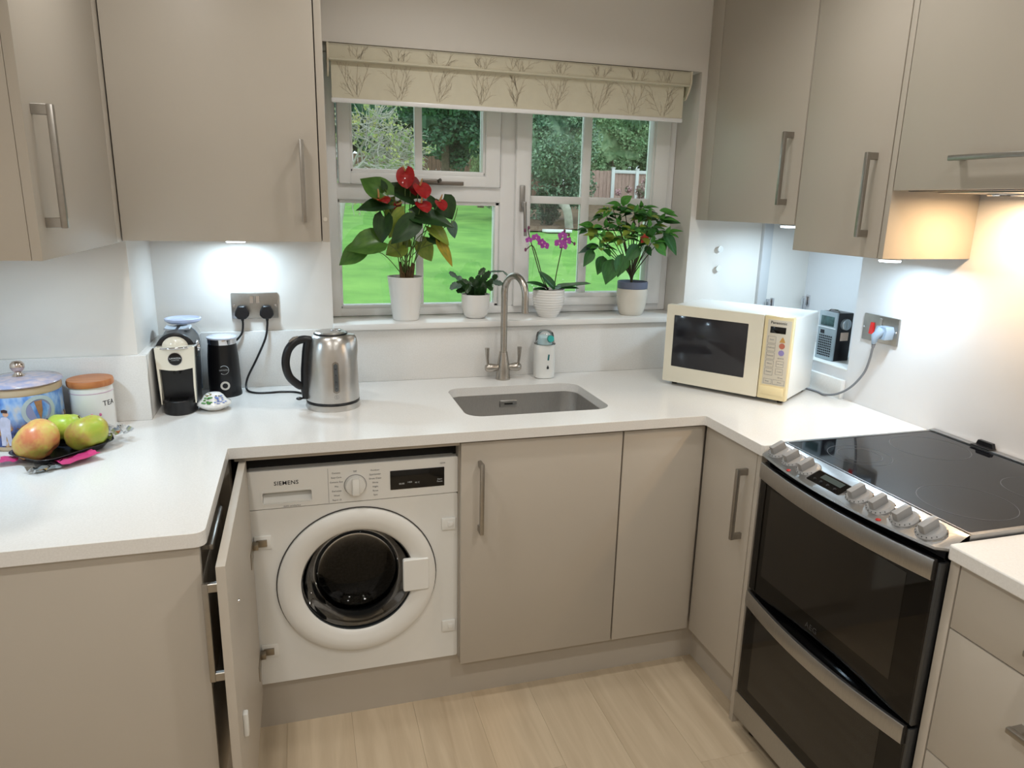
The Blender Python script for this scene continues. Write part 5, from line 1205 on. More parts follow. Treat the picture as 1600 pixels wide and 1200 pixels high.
for (x, z, w_, h_, dy, nr, m) in ((0.000, 0.500, 0.062, 0.066, -0.05, (-0.35, -0.85, 0.30), SPA), (0.026, 0.474, 0.050, 0.060, -0.035, (0.3, -0.9, 0.35), SPAD), (0.052, 0.458, 0.064, 0.056, -0.07, (0.25, -0.75, 0.60), SPA),
        (0.055, 0.404, 0.056, 0.050, -0.08, (0.1, -0.60, 0.78), SPA), (0.120, 0.411, 0.048, 0.040, -0.06, (0.3, -0.7, 0.6), SPA), (-0.085, 0.423, 0.062, 0.050, -0.06, (0.05, -0.30, 0.95), SPA), (-0.030, 0.392, 0.034, 0.046, -0.03, (0.5, -0.8, 0.1), SPAD)):
    n = Vector(nr).normalized(); dn = Vector((0.15, 0, -1)); dn = (dn-n*dn.dot(n)).normalized()
    c_ = Vector((x, dy, z)); fl = leaf('spathe', c_-dn*h_*0.42, c_+dn*h_*0.58, w_*1.55, m, an, 'spathe', n, 0.0, 0.05)
    b0 = c_-dn*h_*0.36+n*0.004
    g = G(); g.tube([b0, b0+n*0.016-dn*0.002, b0+n*0.028-dn*0.006], [0.0034, 0.0032, 0.0018], 8); obj('spadix', g, SPX, an, world=False, smooth=60)
    g = G(); g.tube(smooth_path([(x*0.15, 0, 0.17), (x*0.6, dy*0.4+0.01, 0.17+(z-0.17)*0.6), c_-dn*h_*0.38-n*0.002], 5), 0.0017, 6); obj('flower_stalk', g, STEM, an, world=False, smooth=60)
# ---- christmas cactus
ca = thing('christmas_cactus', 'small dark green cactus in round white pot between anthurium and tap', 'potted plant', (0.832, 0.722, SZ))
pot(ca, [(0.031, 0.0), (0.038, 0.004), (0.046, 0.016), (0.0515, 0.036), (0.0535, 0.060), (0.0545, 0.090)], CERAM)
g = G(); g.lathe([(0, 0.084), (0.0485, 0.082)], 24, cap=False); obj('soil', g, SOIL, ca, world=False)
rn = random.Random(9)
chains = [((-0.010, -0.01), (-0.030, 0.11), (-0.062, 0.128), (-0.090, 0.118)), ((-0.008, -0.01), (-0.024, 0.120), (-0.050, 0.142), (-0.068, 0.150), (-0.092, 0.168)), ((0.0, 0.0), (0.004, 0.130), (0.012, 0.160), (0.034, 0.186)), ((0.012, -0.02), (0.030, 0.120), (0.048, 0.152), (0.060, 0.166)), ((0.012, 0), (0.034, 0.118), (0.062, 0.136), (0.098, 0.128), (0.116, 0.134)),
          ((-0.014, 0.01), (-0.040, 0.112), (-0.075, 0.100)), ((0.0, -0.03), (-0.006, 0.120), (-0.018, 0.150), (-0.040, 0.148)), ((0.004, 0.02), (0.020, 0.140), (0.044, 0.176), (0.086, 0.180), (0.108, 0.156)), ((0.006, -0.01), (0.020, 0.110), (0.040, 0.130), (0.046, 0.108)), ((-0.01, -0.01), (-0.012, 0.126), (-0.030, 0.130), (-0.046, 0.100)), ((0.0, -0.02), (0.010, 0.12), (0.018, 0.148)), ((-0.018, 0.0), (-0.046, 0.122), (-0.080, 0.136), (-0.104, 0.112))]
for ci, ch in enumerate(chains):
    y = rn.uniform(-0.02, 0.02); p = Vector((ch[0][0], ch[0][1]*0.5, 0.082)); dy = rn.uniform(-0.03, 0.015)
    for k, (x, z) in enumerate(ch[1:]):
        q = Vector((x, y + dy*(k+1), z))
        pale = (k >= 2 and ci in (0, 1, 4, 7, 11))
        leaf('segment', p, q, (0.026, 0.026, 0.022, 0.018)[min(k, 3)] if not (ci == 7 and k >= 2) else 0.008, L_GREY if pale else L_DARK, ca, 'segment', (rn.uniform(-0.5, 0.5), -0.9, 0.4), 0.06, 0.05)
        p = q
# ---- moth orchid
oc = thing('moth_orchid', 'small purple moth orchid in ribbed white pot on the window sill', 'potted plant', (1.118, 0.710, SZ))
pr = []
for i in range(45):
    t = i/44; z = 0.107*t; r = 0.036+0.0255*math.sin(min(1.12, t*1.45)*PI/2); pr.append((r+0.0009*math.sin(t*2*PI*11), z))
pr[0] = (0.036, 0)
pot(oc, pr, CERAM)
g = G(); g.lathe([(0, 0.100), (0.055, 0.097)], 24, cap=False); obj('bark', g, SOIL, oc, world=False)
for (b, t, wd, yb, yt, nr, dr) in (((0.0, 0.106), (-0.100, 0.140), 0.034, 0, -0.03, (0, -0.4, 0.9), 0.10), ((0.018, 0.108), (-0.055, 0.178), 0.036, -0.02, -0.04, (0.3, -0.9, 0.4), 0.08), ((0.020, 0.108), (0.166, 0.125), 0.026, 0, -0.02, (0, -0.5, 0.9), -0.03), ((0.015, 0.104), (0.124, 0.106), 0.022, 0.01, 0.0, (0, -0.5, 0.9), -0.02), ((-0.01, 0.103), (-0.075, 0.108), 0.022, -0.01, -0.03, (0, -0.5, 0.9), 0.05), ((0.01, 0.104), (0.03, 0.120), 0.04, -0.01, -0.05, (0, -0.6, 0.8), 0.1)):
    leaf('leaf', (b[0], yb, b[1]), (t[0], yt, t[1]), wd, L_ORC, oc, 'strap', nr, 0.12, dr)
ST1 = [(-0.004, 0.0, 0.10), (-0.035, -0.005, 0.153), (-0.062, -0.01, 0.225), (-0.078, -0.01, 0.275), (-0.092, -0.012, 0.318), (-0.094, -0.012, 0.334)]
ST1b = [(0.0, 0.0, 0.10), (-0.028, -0.003, 0.153), (-0.054, -0.01, 0.225), (-0.074, -0.01, 0.270), (-0.10, -0.015, 0.256)]
ST2 = [(0.020, 0.0, 0.10), (0.026, -0.005, 0.160), (0.038, -0.01, 0.235), (0.048, -0.01, 0.275), (0.070, -0.012, 0.290), (0.096, -0.01, 0.276)]
for s_ in (ST1, ST1b, ST2):
    g = G(); g.tube(smooth_path(s_, 5), 0.0019, 7); obj('flower_stem', g, STEMD, oc, world=False, smooth=60)
PET = mat('purple_petal', rgb(142, 44, 142), 0.4, col2=rgb(176, 76, 172), vscale=6); PIN = mat('pink_lip', rgb(214, 150, 190), 0.4, var=0.1); BUD = mat('mauve_bud', rgb(120, 62, 96), 0.45, var=0.1)
def orchid_flower(x, z, r, y=-0.035, nr=(0, -0.95, 0.2), sp=0):
    n = Vector(nr).normalized(); u = Vector((1, 0, 0)); u = (u-n*u.dot(n)).normalized(); v = n.cross(u)
    c_ = Vector((x, y, z))
    for a, L_, wf in ((90, 1.0, 0.7), (210, 1.0, 0.7), (330, 1.0, 0.7), (15, 1.05, 1.1), (165, 1.05, 1.1)):
        d_ = u*math.cos(R(a+sp)) + v*math.sin(R(a+sp))
        leaf('petal', c_, c_+d_*r*L_, r*wf, PET, oc, 'petal', n, 0.03, 0.06)
    g = G(); g.sphere(c_+n*0.003, r*0.2, (1, 1, 1.2), 8, 6); obj('lip', g, PIN, oc, world=False)
for a in ((-0.070, 0.300, 0.017), (-0.046, 0.282, 0.018), (-0.034, 0.272, 0.018), (-0.098, 0.292, 0.013), (0.036, 0.308, 0.018), (0.024, 0.280, 0.019), (0.052, 0.288, 0.019), (0.040, 0.270, 0.016)): orchid_flower(a[0], a[1], a[2], -0.03-abs(a[0])*0.1, (random.uniform(-0.3, 0.3), -0.95, 0.2), random.uniform(-20, 20))
for (x, z) in ((-0.108, 0.326), (-0.104, 0.256), (0.090, 0.279), (0.066, 0.312), (0.07, 0.298), (-0.094, 0.336), (0.048, 0.326)):
    g = G(); g.sphere((x, -0.02, z), 0.0048, (1, 1, 1.5), 8, 6); obj('bud', g, BUD, oc, world=False)
# ---- poinsettia
po = thing('poinsettia', 'leafy green poinsettia with one small red bract in cream pot beside the microwave', 'potted plant', (1.472, 0.715, SZ))
pr = [(0.042, 0.0), (0.046, 0.004), (0.052, 0.02), (0.0585, 0.05), (0.0610, 0.08), (0.0605, 0.105)]
pot(po, pr, mat('cream_glazed_pot', rgb(218, 212, 200), 0.2, var=0.02))
g = G(); g.lathe([(0.0545, 0.095), (0.0575, 0.106), (0.0595, 0.1065), (0.0605, 0.132), (0.0585, 0.133), (0.0570, 0.120), (0, 0.118)], 40, cap=False); obj('inner_pot', g, mat('slate_blue_plastic', rgb(104, 112, 134), 0.4, var=0.03), po, world=False)
g = G(); g.lathe([(0, 0.124), (0.0565, 0.121)], 24, cap=False); obj('soil', g, SOIL, po, world=False)
tips = []
for (x, z, y) in ((-0.140, 0.345, -0.02), (-0.190, 0.330, 0.01), (-0.120, 0.385, 0.02), (-0.060, 0.420, -0.01), (-0.075, 0.300, -0.06), (-0.155, 0.265, -0.03), (-0.010, 0.395, 0.0), (0.030, 0.385, -0.03), (0.060, 0.345, 0.0), (0.100, 0.370, 0.0), (0.115, 0.320, -0.03), (0.045, 0.285, -0.05), (-0.01, 0.310, -0.07), (0.005, 0.34, 0.04), (-0.06, 0.36, 0.04), (-0.10, 0.405, 0.0), (0.02, 0.415, 0.01), (-0.035, 0.400, -0.05), (-0.10, 0.350, -0.06), (0.070, 0.385, 0.03), (-0.165, 0.305, -0.05), (0.02, 0.345, -0.07), (-0.06, 0.335, -0.09)):
    g = G(); g.tube(smooth_path([(-0.004+x*0.02, y*0.05, 0.122), (-0.005+x*0.08, y*0.1, 0.165), (x*0.58, y*0.5, 0.165+(z-0.165)*0.58), (x, y, z)], 5), [0.0024]+[0.0021]*8+[0.0017]*6+[0.0013], 7); obj('branch', g, STEMD, po, world=False, smooth=60)
    tips.append((x, y, z))
rn = random.Random(21)
EXPL = [((-0.118, 0.225), (-0.150, 0.130), 0.078, L_POID, -0.07), ((-0.150, 0.235), (-0.176, 0.165), 0.06, L_POID, -0.05), ((-0.190, 0.258), (-0.232, 0.195), 0.046, L_POID, -0.04), ((-0.085, 0.245), (-0.105, 0.158), 0.066, L_POID, -0.08),
 ((-0.150, 0.272), (-0.240, 0.245), 0.036, L_GREY, 0.0), ((-0.170, 0.340), (-0.244, 0.352), 0.036, L_POIN, 0.0), ((-0.186, 0.345), (-0.200, 0.292), 0.046, L_LIME, -0.02), ((-0.05, 0.23), (-0.073, 0.170), 0.038, L_POIN, -0.05),
 ((0.098, 0.322), (0.158, 0.240), 0.056, L_POID, -0.05), ((0.060, 0.285), (0.105, 0.238), 0.052, L_POIN, -0.06), ((0.100, 0.372), (0.185, 0.364), 0.036, L_POID, -0.01), ((0.118, 0.402), (0.176, 0.388), 0.022, L_POIN, 0.0), ((0.090, 0.408), (0.150, 0.405), 0.024, L_POIN, -0.02),
 ((0.110, 0.330), (0.170, 0.302), 0.018, L_POID, 0.0), ((0.055, 0.398), (0.098, 0.398), 0.018, L_GREY, 0.02), ((-0.070, 0.430), (-0.034, 0.462), 0.040, L_POIN, -0.01), ((0.008, 0.255), (0.012, 0.205), 0.028, L_LIME, 0.0), ((0.04, 0.27), (0.06, 0.235), 0.034, L_POID, -0.02), ((0.085, 0.300), (0.115, 0.262), 0.06, L_POIN, -0.04),
 ((-0.11, 0.32), (-0.165, 0.285), 0.045, L_LIME, -0.04), ((-0.02, 0.28), (-0.08, 0.215), 0.06, L_POID, -0.08)]
for b, t, wd, m, y in EXPL:
    leaf('leaf', (b[0], y+0.01, b[1]), (t[0], y-0.01, t[1]), wd*0.86, m, po, 'ovate', (rn.uniform(-0.2, 0.2), -0.85, 0.5), 0.14, 0.12)
for (x, y, z) in tips:
    n_ = 7; a0 = rn.uniform(0, 6.28)
    for k in range(n_):
        a = a0 + k*2*PI/n_ + rn.uniform(-0.3, 0.3); L_ = rn.uniform(0.040, 0.064)
        d_ = Vector((math.cos(a), math.sin(a)*0.8, rn.uniform(-0.35, 0.25))).normalized()
        b_ = Vector((x, y, z))+d_*0.012
        leaf('leaf', b_, b_+d_*L_, L_*0.58, rn.choice((L_POIN, L_POIN, L_POID, L_LIME)), po, 'ovate', (rn.uniform(-0.2, 0.2), -0.35, 0.95), 0.14, 0.14)
    leaf('leaf', (x, y, z), (x+rn.uniform(-0.02, 0.02), y-0.01, z+0.03), 0.018, L_POIN, po, 'ovate', (0, -0.9, 0.3), 0.14, 0.14)
REDB = mat('red_bract', rgb(196, 58, 44), 0.4, var=0.12)
for k in range(5):
    a = k*2*PI/5+0.3; leaf('bract', (-0.006, -0.085, 0.303), (-0.006+0.020*math.cos(a), -0.090, 0.303+0.020*math.sin(a)), 0.017, REDB, po, 'ovate', (0, -1, 0.1), 0.1, 0.1)
g = G()
for k in range(9): g.sphere((-0.135+rn.uniform(-0.02, 0.02), -0.03, 0.405+rn.uniform(-0.01, 0.02)), 0.004, (1, 1, 1), 6, 5)
obj('flower_buds', g, L_LIME, po, world=False)

# ================================================================== GARDEN
def lz(x, y): return 0.24 + 0.06*y + 0.03*math.sin(x*0.9+y*0.5)*min(1, max(0, (y-2)/4))
def lawnmat():
    m = bpy.data.materials.new('lawn_green'); m.use_nodes = True; nt = m.node_tree; b = nt.nodes['Principled BSDF']
    tc = nt.nodes.new('ShaderNodeTexCoord'); b.inputs['Roughness'].default_value = 0.8; b.inputs['Specular IOR Level'].default_value = 0.1
    n = nt.nodes.new('ShaderNodeTexNoise'); n.inputs['Scale'].default_value = 1.1; n.inputs['Detail'].default_value = 8; n.inputs['Roughness'].default_value = 0.65
    nt.links.new(tc.outputs['Object'], n.inputs['Vector'])
    cr = nt.nodes.new('ShaderNodeValToRGB')
    cr.color_ramp.elements[0].position = 0.36; cr.color_ramp.elements[0].color = rgb(94, 142, 68)
    cr.color_ramp.elements[1].position = 0.66; cr.color_ramp.elements[1].color = rgb(128, 174, 86)
    n2 = nt.nodes.new('ShaderNodeTexNoise'); n2.inputs['Scale'].default_value = 60; n2.inputs['Detail'].default_value = 4; nt.links.new(tc.outputs['Object'], n2.inputs['Vector'])
    mr = nt.nodes.new('ShaderNodeMapRange'); mr.inputs[3].default_value = 0.8; mr.inputs[4].default_value = 1.2; nt.links.new(n2.outputs['Fac'], mr.inputs[0])
    hs = nt.nodes.new('ShaderNodeHueSaturation'); nt.links.new(cr.outputs[0], hs.inputs['Color']); nt.links.new(mr.outputs[0], hs.inputs['Value'])
    nt.links.new(n.outputs['Fac'], cr.inputs['Fac']); nt.links.new(hs.outputs['Color'], b.inputs['Base Color'])
    bp = nt.nodes.new('ShaderNodeBump'); bp.inputs['Strength'].default_value = 0.5; bp.inputs['Distance'].default_value = 0.03; nt.links.new(n2.outputs['Fac'], bp.inputs['Height']); nt.links.new(bp.outputs['Normal'], b.inputs['Normal'])
    return m
g = G(); g.grid(lambda u, v: (-12+34*u, 1.2+30*v, lz(-12+34*u, 1.2+30*v)), 52, 46); struct('lawn', g, lawnmat(), smooth=80)
g = G()
def bed(u, v):
    y = 12.9 + 13*v; xl = 4.55 + (y-12.9)*0.245; x = xl + (18-xl)*u
    if v == 0: y += 0.22*math.sin(x*2.3)
    return (x, y, lz(x, y)+0.03+0.05*v)
g.grid(bed, 50, 24); g.grid(lambda u, v: (-3+12*u, 21.6+4.4*v, lz(-3+12*u, 21.6+4.4*v)+0.02), 30, 8); struct('ground_bed', g, mat('bark_soil', rgb(104, 82, 62), 0.95, var=0.3, vscale=6, bump=0.5, bscale=20), smooth=80)
g = G(); rn = random.Random(2)
for i in range(70):
    x = rn.uniform(1.9, 3.4); y = rn.uniform(4.6, 6.6); z = lz(x, y)+0.012; a = rn.uniform(0, 6.28); s = rn.uniform(0.010, 0.022)
    vs = [g.bm.verts.new((x+s*math.cos(a+q)*k, y+s*math.sin(a+q)*k, z+0.008*(j % 2))) for j, (q, k) in enumerate(((0, 1), (1.57, 0.6), (3.14, 1), (4.71, 0.6)))]
    g.bm.faces.new(vs)
o = obj('fallen_petals', g, mat('white_petal', rgb(226, 222, 214), 0.6), smooth=0); tag(o, 'scattered pale petals fallen on the lawn behind the poinsettia', 'petals', kind='stuff')
# fences
def fence(label, x0, x1, y, h, bw, m, posts, rail, pm):
    t = thing('garden_fence', label, 'fence', ((x0+x1)/2, y, lz((x0+x1)/2, y)))
    x = x0; k = 0; sh = {}
    while x < x1-0.02:
        key = k % 3
        if key not in sh:
            g = G(); g.box(-bw/2+0.004, bw/2-0.004, -0.012, 0.012, 0, h+0.008*key, 0.003, 1)
            bmx = g.bm; me = bpy.data.meshes.new('board'); bmx.to_mesh(me); bmx.free(); me.materials.append(m); sh[key] = me
        o = bpy.data.objects.new('board', sh[key]); COL.objects.link(o); o.parent = t
        o.location = (x+bw/2-t.location.x, 0.008*(k % 2), lz(x, y)-0.02-t.location.z); x += bw; k += 1
    for px_ in posts:
        g = G(); zb = lz(px_, y); g.box(px_-0.055, px_+0.055, y-0.09, y-0.02, zb-0.05, zb+h+0.06, 0.006); g.box(px_-0.068, px_+0.068, y-0.10, y-0.01, zb+h+0.06, zb+h+0.10, 0.01); obj('post', g, pm, t)
    if rail:
        g = G(); g.box(rail[0], rail[1], y-0.06, y-0.012, lz((x0+x1)/2, y)+h-0.06, lz((x0+x1)/2, y)+h+0.05, 0.005); obj('rail', g, pm, t)
fence('dark brown board fence at the far end of the garden', 0.2, 9.2, 22.6, 1.42, 0.15, woodmat('dark_fence_wood', rgb(84, 62, 48), rgb(118, 88, 70), 5, (8, 8, 1), 0.9), (1.5, 3.9, 6.3, 8.7), None, mat('dark_post', rgb(78, 60, 48), 0.9))
fence('pinkish weathered fence with pale posts and top rail, right of the garden', 9.3, 15.2, 21.6, 1.16, 0.14, woodmat('pink_fence_wood', rgb(150, 122, 112), rgb(182, 152, 140), 5, (8, 8, 1), 0.9), (10.62, 11.52, 13.4), (10.62, 15.2), mat('pale_post', rgb(206, 208, 206), 0.8))
# foliage
def bush(name, label, cat, c, rad, n, ls, cols, seed, trunk=None, lumps=26, asp=2.0, group=None, branches=0, core=0):
    rn = random.Random(seed)
    t = thing(name, label, cat, (c[0], c[1], lz(c[0], c[1])), 0, group)
    V = []; F = []
    LC = []
    for i in range(lumps):
        while True:
            p = Vector((rn.uniform(-1, 1), rn.uniform(-1, 1), rn.uniform(-1, 1)))
            if p.length < 1: break
        p = p.normalized()*(0.45+0.5*rn.random())
        LC.append((Vector((p.x*rad[0], p.y*rad[1], p.z*rad[2])), rn.uniform(0.22, 0.42)*min(rad)))
    for i in range(n):
        lc, lr = rn.choice(LC)
        d = Vector((rn.gauss(0, 1), rn.gauss(0, 1), rn.gauss(0, 1))).normalized()
        p = lc + d*lr*(rn.random()**0.4)
        u = Vector((rn.gauss(0, 1), rn.gauss(0, 1), rn.gauss(0, 0.7))).normalized(); w = u.cross(Vector((rn.gauss(0, 1), rn.gauss(0, 1), rn.gauss(0, 1)))).normalized()
        s = ls*rn.uniform(0.6, 1.3)
        p = p + Vector((0, 0, c[2]-lz(c[0], c[1])))
        k = len(V)
        V += [p-u*s*0.5, p+w*s/asp*0.5, p+u*s*0.5, p-w*s/asp*0.5]; F.append((k, k+1, k+2, k+3))
    me = bpy.data.meshes.new('foliage'); me.from_pydata([tuple(v) for v in V], [], F); me.update()
    m = mat(name+'_leaf_%d' % seed, cols[0], 0.5, col2=cols[1], vscale=5.0, spec=0.35)
    fo = link_mesh('foliage', me, m, t); fo['kind'] = 'stuff'
    zb = lz(c[0], c[1])
    if core:
        g = G(); bmesh.ops.create_icosphere(g.bm, subdivisions=4, radius=1.0)
        for v in g.bm.verts:
            k = core*(0.86+0.14*math.sin(v.co.x*9+seed)*math.cos(v.co.z*8+seed*2)*math.sin(v.co.y*7)+rn.uniform(-0.06, 0.06))
            v.co = Vector((c[0]+v.co.x*rad[0]*k, c[1]+0.25*rad[1]+v.co.y*rad[1]*k, c[2]+v.co.z*rad[2]*k))
        obj('inner_foliage', g, m, t, smooth=0)
    if trunk:
        g = G(); r0 = trunk
        g.tube(smooth_path([(c[0], c[1], zb-0.1), (c[0]+0.05, c[1], zb+0.5*(c[2]-zb)), (c[0]-0.04, c[1], c[2]+rad[2]*0.4)], 4), [r0]*5+[r0*0.5]*4, 10); obj('trunk', g, mat('bark_brown', rgb(92, 78, 64), 0.9, var=0.3, vscale=20, bump=0.6, bscale=40), t)
    if branches:
        for b in range(branches):
            lc, lr = LC[b % len(LC)]
            g = G(); q = Vector(c)+lc
            s = Vector((c[0], c[1], zb + (c[2]-zb)*rn.uniform(0.3, 0.8)))
            g.tube(smooth_path([s, (s+q)/2+Vector((rn.uniform(-0.1, 0.1), rn.uniform(-0.1, 0.1), 0.1)), q], 4), 0.02, 6); obj('branch', g, MATS.get('bark_brown') or mat('bark_brown', rgb(92, 78, 64), 0.9), t)
    return t
DG = (rgb(44, 78, 56), rgb(82, 118, 88)); MGn = (rgb(70, 104, 74), rgb(120, 150, 112)); LG = (rgb(96, 132, 88), rgb(156, 180, 136)); EV = (rgb(34, 62, 44), rgb(64, 98, 66))
for i, (x, y, hh, rr) in enumerate(((-6.6, 25.2, 4.9, 2.5), (-2.5, 25.5, 4.8, 2.3), (0.9, 26.2, 5.0, 2.4), (3.6, 25.6, 4.8, 2.2), (6.6, 26.0, 5.0, 2.4), (9.4, 25.4, 4.7, 2.3), (12.2, 26.0, 4.9, 2.4), (15.2, 25.5, 4.8, 2.4))):
    bush('background_tree', ('far left tree of the row behind the garden fence', 'leafy tree rising behind the left end of the garden fence', 'broad dark tree behind the fence seen through the upper left pane', 'green tree behind the fence left of the window mullion', 'dark tree behind the garden hidden mostly by the mullion', 'grey-green tree behind the big holly bush', 'pale green tree behind the pinkish fence', 'green tree beyond the far right end of the pinkish fence')[i], 'tree', (x, y, hh), (rr, 1.4, 3.9), 11000, 0.26, (DG, EV, DG, EV, DG, MGn, LG, MGn)[i], 30+i, 0.14, 40, 1.8, 'trees behind the garden fence', core=0.78)
bush('evergreen_shrub', 'dense dark evergreen shrub seen through the second upper pane', 'shrub', (3.75, 16.4, 4.20), (1.40, 1.0, 1.85), 15000, 0.13, DG, 41, 0.10, 50, 1.9, core=0.6)
bush('holly_bush', 'tall grey-green holly bush behind the right casement', 'shrub', (6.12, 14.9, 2.95), (1.02, 0.9, 1.80), 20000, 0.080, (rgb(72, 104, 82), rgb(140, 164, 136)), 42, 0.09, 60, 1.8, core=0.6)
bush('pale_shrub', 'pale green bushy tree rising above the pinkish fence in the right pane', 'shrub', (11.3, 23.2, 4.0), (2.5, 0.9, 2.0), 14000, 0.12, LG, 43, 0.08, 50, 1.8, core=0.6)
bush('low_shrub', 'low dark conifer-like shrub at the lawn edge beside a pale trunk', 'shrub', (5.55, 13.9, 1.50), (0.42, 0.4, 0.50), 3000, 0.07, (rgb(30, 50, 34), rgb(52, 78, 50)), 44, 0.03, 18, 3.0)
bush('dark_shrub', 'dark bushy shrub below the holly at the left of the border', 'shrub', (5.25, 15.6, 1.75), (0.75, 0.6, 0.75), 4500, 0.07, (rgb(62, 92, 62), rgb(106, 134, 90)), 45, 0.04, 26, 1.8)
bush('flowering_shrub', 'small pink-tinged shrub in front of the pinkish fence', 'shrub', (10.7, 19.6, 1.75), (0.95, 0.5, 0.75), 4200, 0.07, (rgb(122, 132, 104), rgb(196, 150, 156)), 46, 0.03, 26, 1.6)
# weeping conifer: hanging sprays
cf = thing('weeping_conifer', 'light green weeping conifer at the right of the second upper pane', 'tree', (5.25, 19.0, lz(5.25, 19.0)))
g = G(); g.tube(smooth_path([(5.40, 19.2, lz(5.4, 19.2)-0.1), (5.36, 19.2, 3.0), (5.30, 19.2, 6.4)], 5), [0.10]*6+[0.06]*5, 10); obj('trunk', g, mat('bark_brown', rgb(92, 78, 64), 0.9), cf)
rn = random.Random(8); V = []; F = []
for i in range(130):
    a = rn.uniform(0, 6.28); r = rn.uniform(0.1, 0.60); z0 = rn.uniform(2.6, 6.4); ln = rn.uniform(0.35, 0.9)
    for k in range(44):
        tt = rn.random(); p = Vector((math.cos(a)*r*(0.3+0.7*tt)+rn.gauss(0, 0.035), math.sin(a)*r*0.7+rn.gauss(0, 0.035), z0-ln*tt*tt-lz(5.25, 19.0)))
        u = Vector((rn.gauss(0, 0.5), rn.gauss(0, 0.5), -1)).normalized(); w = u.cross(Vector((rn.gauss(0, 1), rn.gauss(0, 1), 0.1))).normalized(); s = rn.uniform(0.07, 0.16)
        k0 = len(V); V += [p, p+u*s*0.5+w*s*0.12, p+u*s, p+u*s*0.5-w*s*0.12]; F.append((k0, k0+1, k0+2, k0+3))
me = bpy.data.meshes.new('foliage'); me.from_pydata([tuple(v) for v in V], [], F); me.update()
fo = link_mesh('foliage', me, mat('conifer_spray', rgb(104, 128, 84), 0.6, col2=rgb(160, 176, 128), vscale=4), cf); fo['kind'] = 'stuff'
# twiggy tree on the left with pale twigs and yellowing leaves
tw = thing('twiggy_tree', 'bare-twigged tree with sparse yellow-green leaves in the upper left pane', 'tree', (0.78, 9.0, lz(0.78, 9.0)))
TW = mat('pale_twig_bark', rgb(172, 164, 158), 0.85, var=0.1)
g = G(); rn = random.Random(6); ends = []
def twig(p, d, L_, r, dep):
    pts = [p]
    for i in range(4):
        d = (d + Vector((rn.gauss(0, 0.22), rn.gauss(0, 0.22), rn.gauss(0, 0.18)))).normalized(); pts.append(pts[-1]+d*L_/4)
    g.tube(pts, [r, r*0.9, r*0.8, r*0.7, r*0.6], 5 if r > 0.008 else 4, cap=False)
    if dep == 0: ends.append(pts); return
    for i in (2, 3, 4):
        for _ in range(2 if dep > 1 else 1):
            nd = (d + Vector((rn.gauss(0, 0.75), rn.gauss(0, 0.6), rn.gauss(0, 0.6)))).normalized(); twig(pts[i], nd, L_*rn.uniform(0.5, 0.75), r*0.60, dep-1)
zb = lz(0.78, 9.0)
g.tube([(0.74, 9.0, zb-0.1), (0.78, 9.0, zb+0.5), (0.90, 9.0, 1.85)], [0.06, 0.05, 0.042], 8)
for d_ in ((0.9, 0.1, 0.45), (0.5, -0.1, 1.0), (0.1, 0.2, 1.2), (0.75, 0.0, 0.85), (1.0, 0.2, 0.12), (0.3, 0.3, 0.9)):
    twig(Vector((0.88, 9.0, 1.83)), Vector(d_).normalized(), 0.74, 0.022, 3)
obj('branches', g, TW, tw, smooth=60)
V = []; F = []
for pts in ends:
    for _ in range(3):
        if rn.random() < 0.62: continue
        p = pts[rn.randint(1, 4)] - Vector((0.78, 9.0, zb)) + Vector((rn.gauss(0, 0.02), rn.gauss(0, 0.02), rn.gauss(0, 0.02)))
        for q in range(2):
            u = Vector((rn.gauss(0, 1), rn.gauss(0, 0.6), rn.gauss(0, 1))).normalized(); w = u.cross(Vector((0.1, -1, 0.1))).normalized(); s = rn.uniform(0.03, 0.065)
            k0 = len(V); V += [p, p+u*s*0.5+w*s*0.3, p+u*s, p+u*s*0.5-w*s*0.3]; F.append((k0, k0+1, k0+2, k0+3))
me = bpy.data.meshes.new('foliage'); me.from_pydata([tuple(v) for v in V], [], F); me.update()
fo = link_mesh('foliage', me, mat('autumn_leaf', rgb(104, 130, 82), 0.6, col2=rgb(172, 166, 98), vscale=3), tw); fo['kind'] = 'stuff'
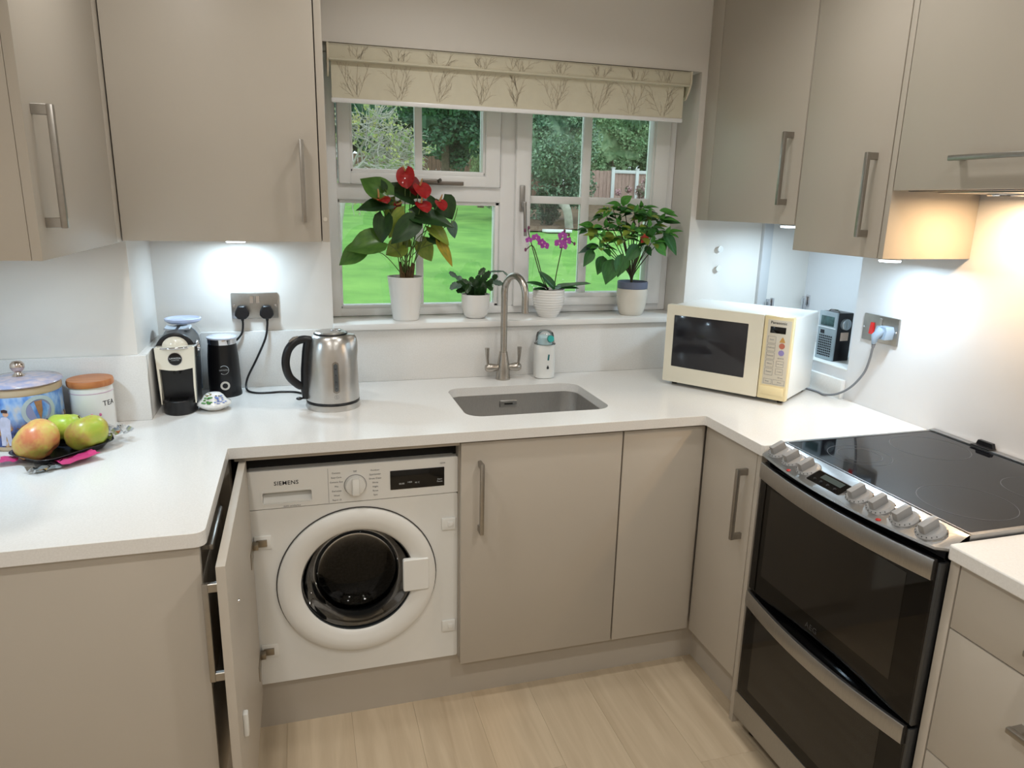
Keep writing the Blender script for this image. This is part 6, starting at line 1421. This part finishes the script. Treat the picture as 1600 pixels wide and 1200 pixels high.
# pale trunk and slab at the lawn edge, leaning cane
tk = thing('tree_trunk', 'pale grey slanting tree trunk at the back edge of the lawn', 'tree', (5.93, 13.3, lz(5.93, 13.3)))
g = G(); zz = lz(5.93, 13.3)
g.tube(smooth_path([(5.98, 13.3, zz-0.1), (5.93, 13.3, zz+0.3), (5.885, 13.4, zz+0.50), (5.90, 13.9, zz+0.56)], 5), [0.125, 0.115]+[0.095]*9+[0.08]*5, 12); obj('trunk', g, mat('grey_bark', rgb(150, 146, 134), 0.85, var=0.15, vscale=10, bump=0.5, bscale=30), tk)
g = G(); g.cyl((6.32, 13.2, lz(6.3, 13.2)-0.05), (6.18, 13.2, lz(6.3, 13.2)+0.42), 0.018, n=8); tag(obj('garden_cane', g, mat('pale_cane', rgb(198, 190, 176), 0.7)), 'thin pale stick leaning beside the tree trunk at the lawn edge', 'stick')
g = G(); zz = lz(5.45, 12.6); g.box(5.15, 5.72, 12.45, 12.75, zz+0.02, zz+0.075, 0.008); tag(obj('stone_slab', g, mat('white_slab', rgb(226, 226, 226), 0.6, var=0.03)), 'flat white slab lying on the back edge of the lawn', 'slab')
# drooping pine sprig near the window
ps = thing('pine_tree', 'pine tree whose dark branch hangs at the top of the right pane', 'tree', (5.75, 6.4, lz(5.75, 6.4)))
g = G(); br_ = smooth_path([(5.6, 6.4, 3.05), (4.8, 6.3, 2.80), (4.4, 6.2, 2.64), (4.05, 6.2, 2.57)], 6); g.tube([(5.75, 6.4, lz(5.75, 6.4)-0.1), (5.72, 6.4, 2.0), (5.62, 6.4, 4.2)], [0.11, 0.10, 0.07], 10); g.tube(br_, [0.03]*7+[0.02]*7+[0.012]*(len(br_)-14), 7); obj('trunk', g, MATS['bark_brown'], ps, smooth=60)
rn = random.Random(14); V = []; F = []
for i in range(700):
    p = Vector(rn.choice(br_[8:])) + Vector((rn.gauss(0, 0.05), rn.gauss(0, 0.05), 0)) - Vector((5.75, 6.4, lz(5.75, 6.4)))
    u = Vector((rn.gauss(-0.3, 0.5), rn.gauss(0, 0.4), -0.8)).normalized(); w = u.cross(Vector((0.1, -1, 0.1))).normalized(); s = rn.uniform(0.08, 0.17)
    k0 = len(V); V += [p-w*0.004, p+u*s*0.6-w*0.005, p+u*s, p+u*s*0.6+w*0.005]; F.append((k0, k0+1, k0+2, k0+3))
me = bpy.data.meshes.new('needles'); me.from_pydata([tuple(v) for v in V], [], F); me.update()
fo = link_mesh('needles', me, mat('pine_needle', rgb(44, 66, 48), 0.6, col2=rgb(84, 110, 78), vscale=4), ps); fo['kind'] = 'stuff'
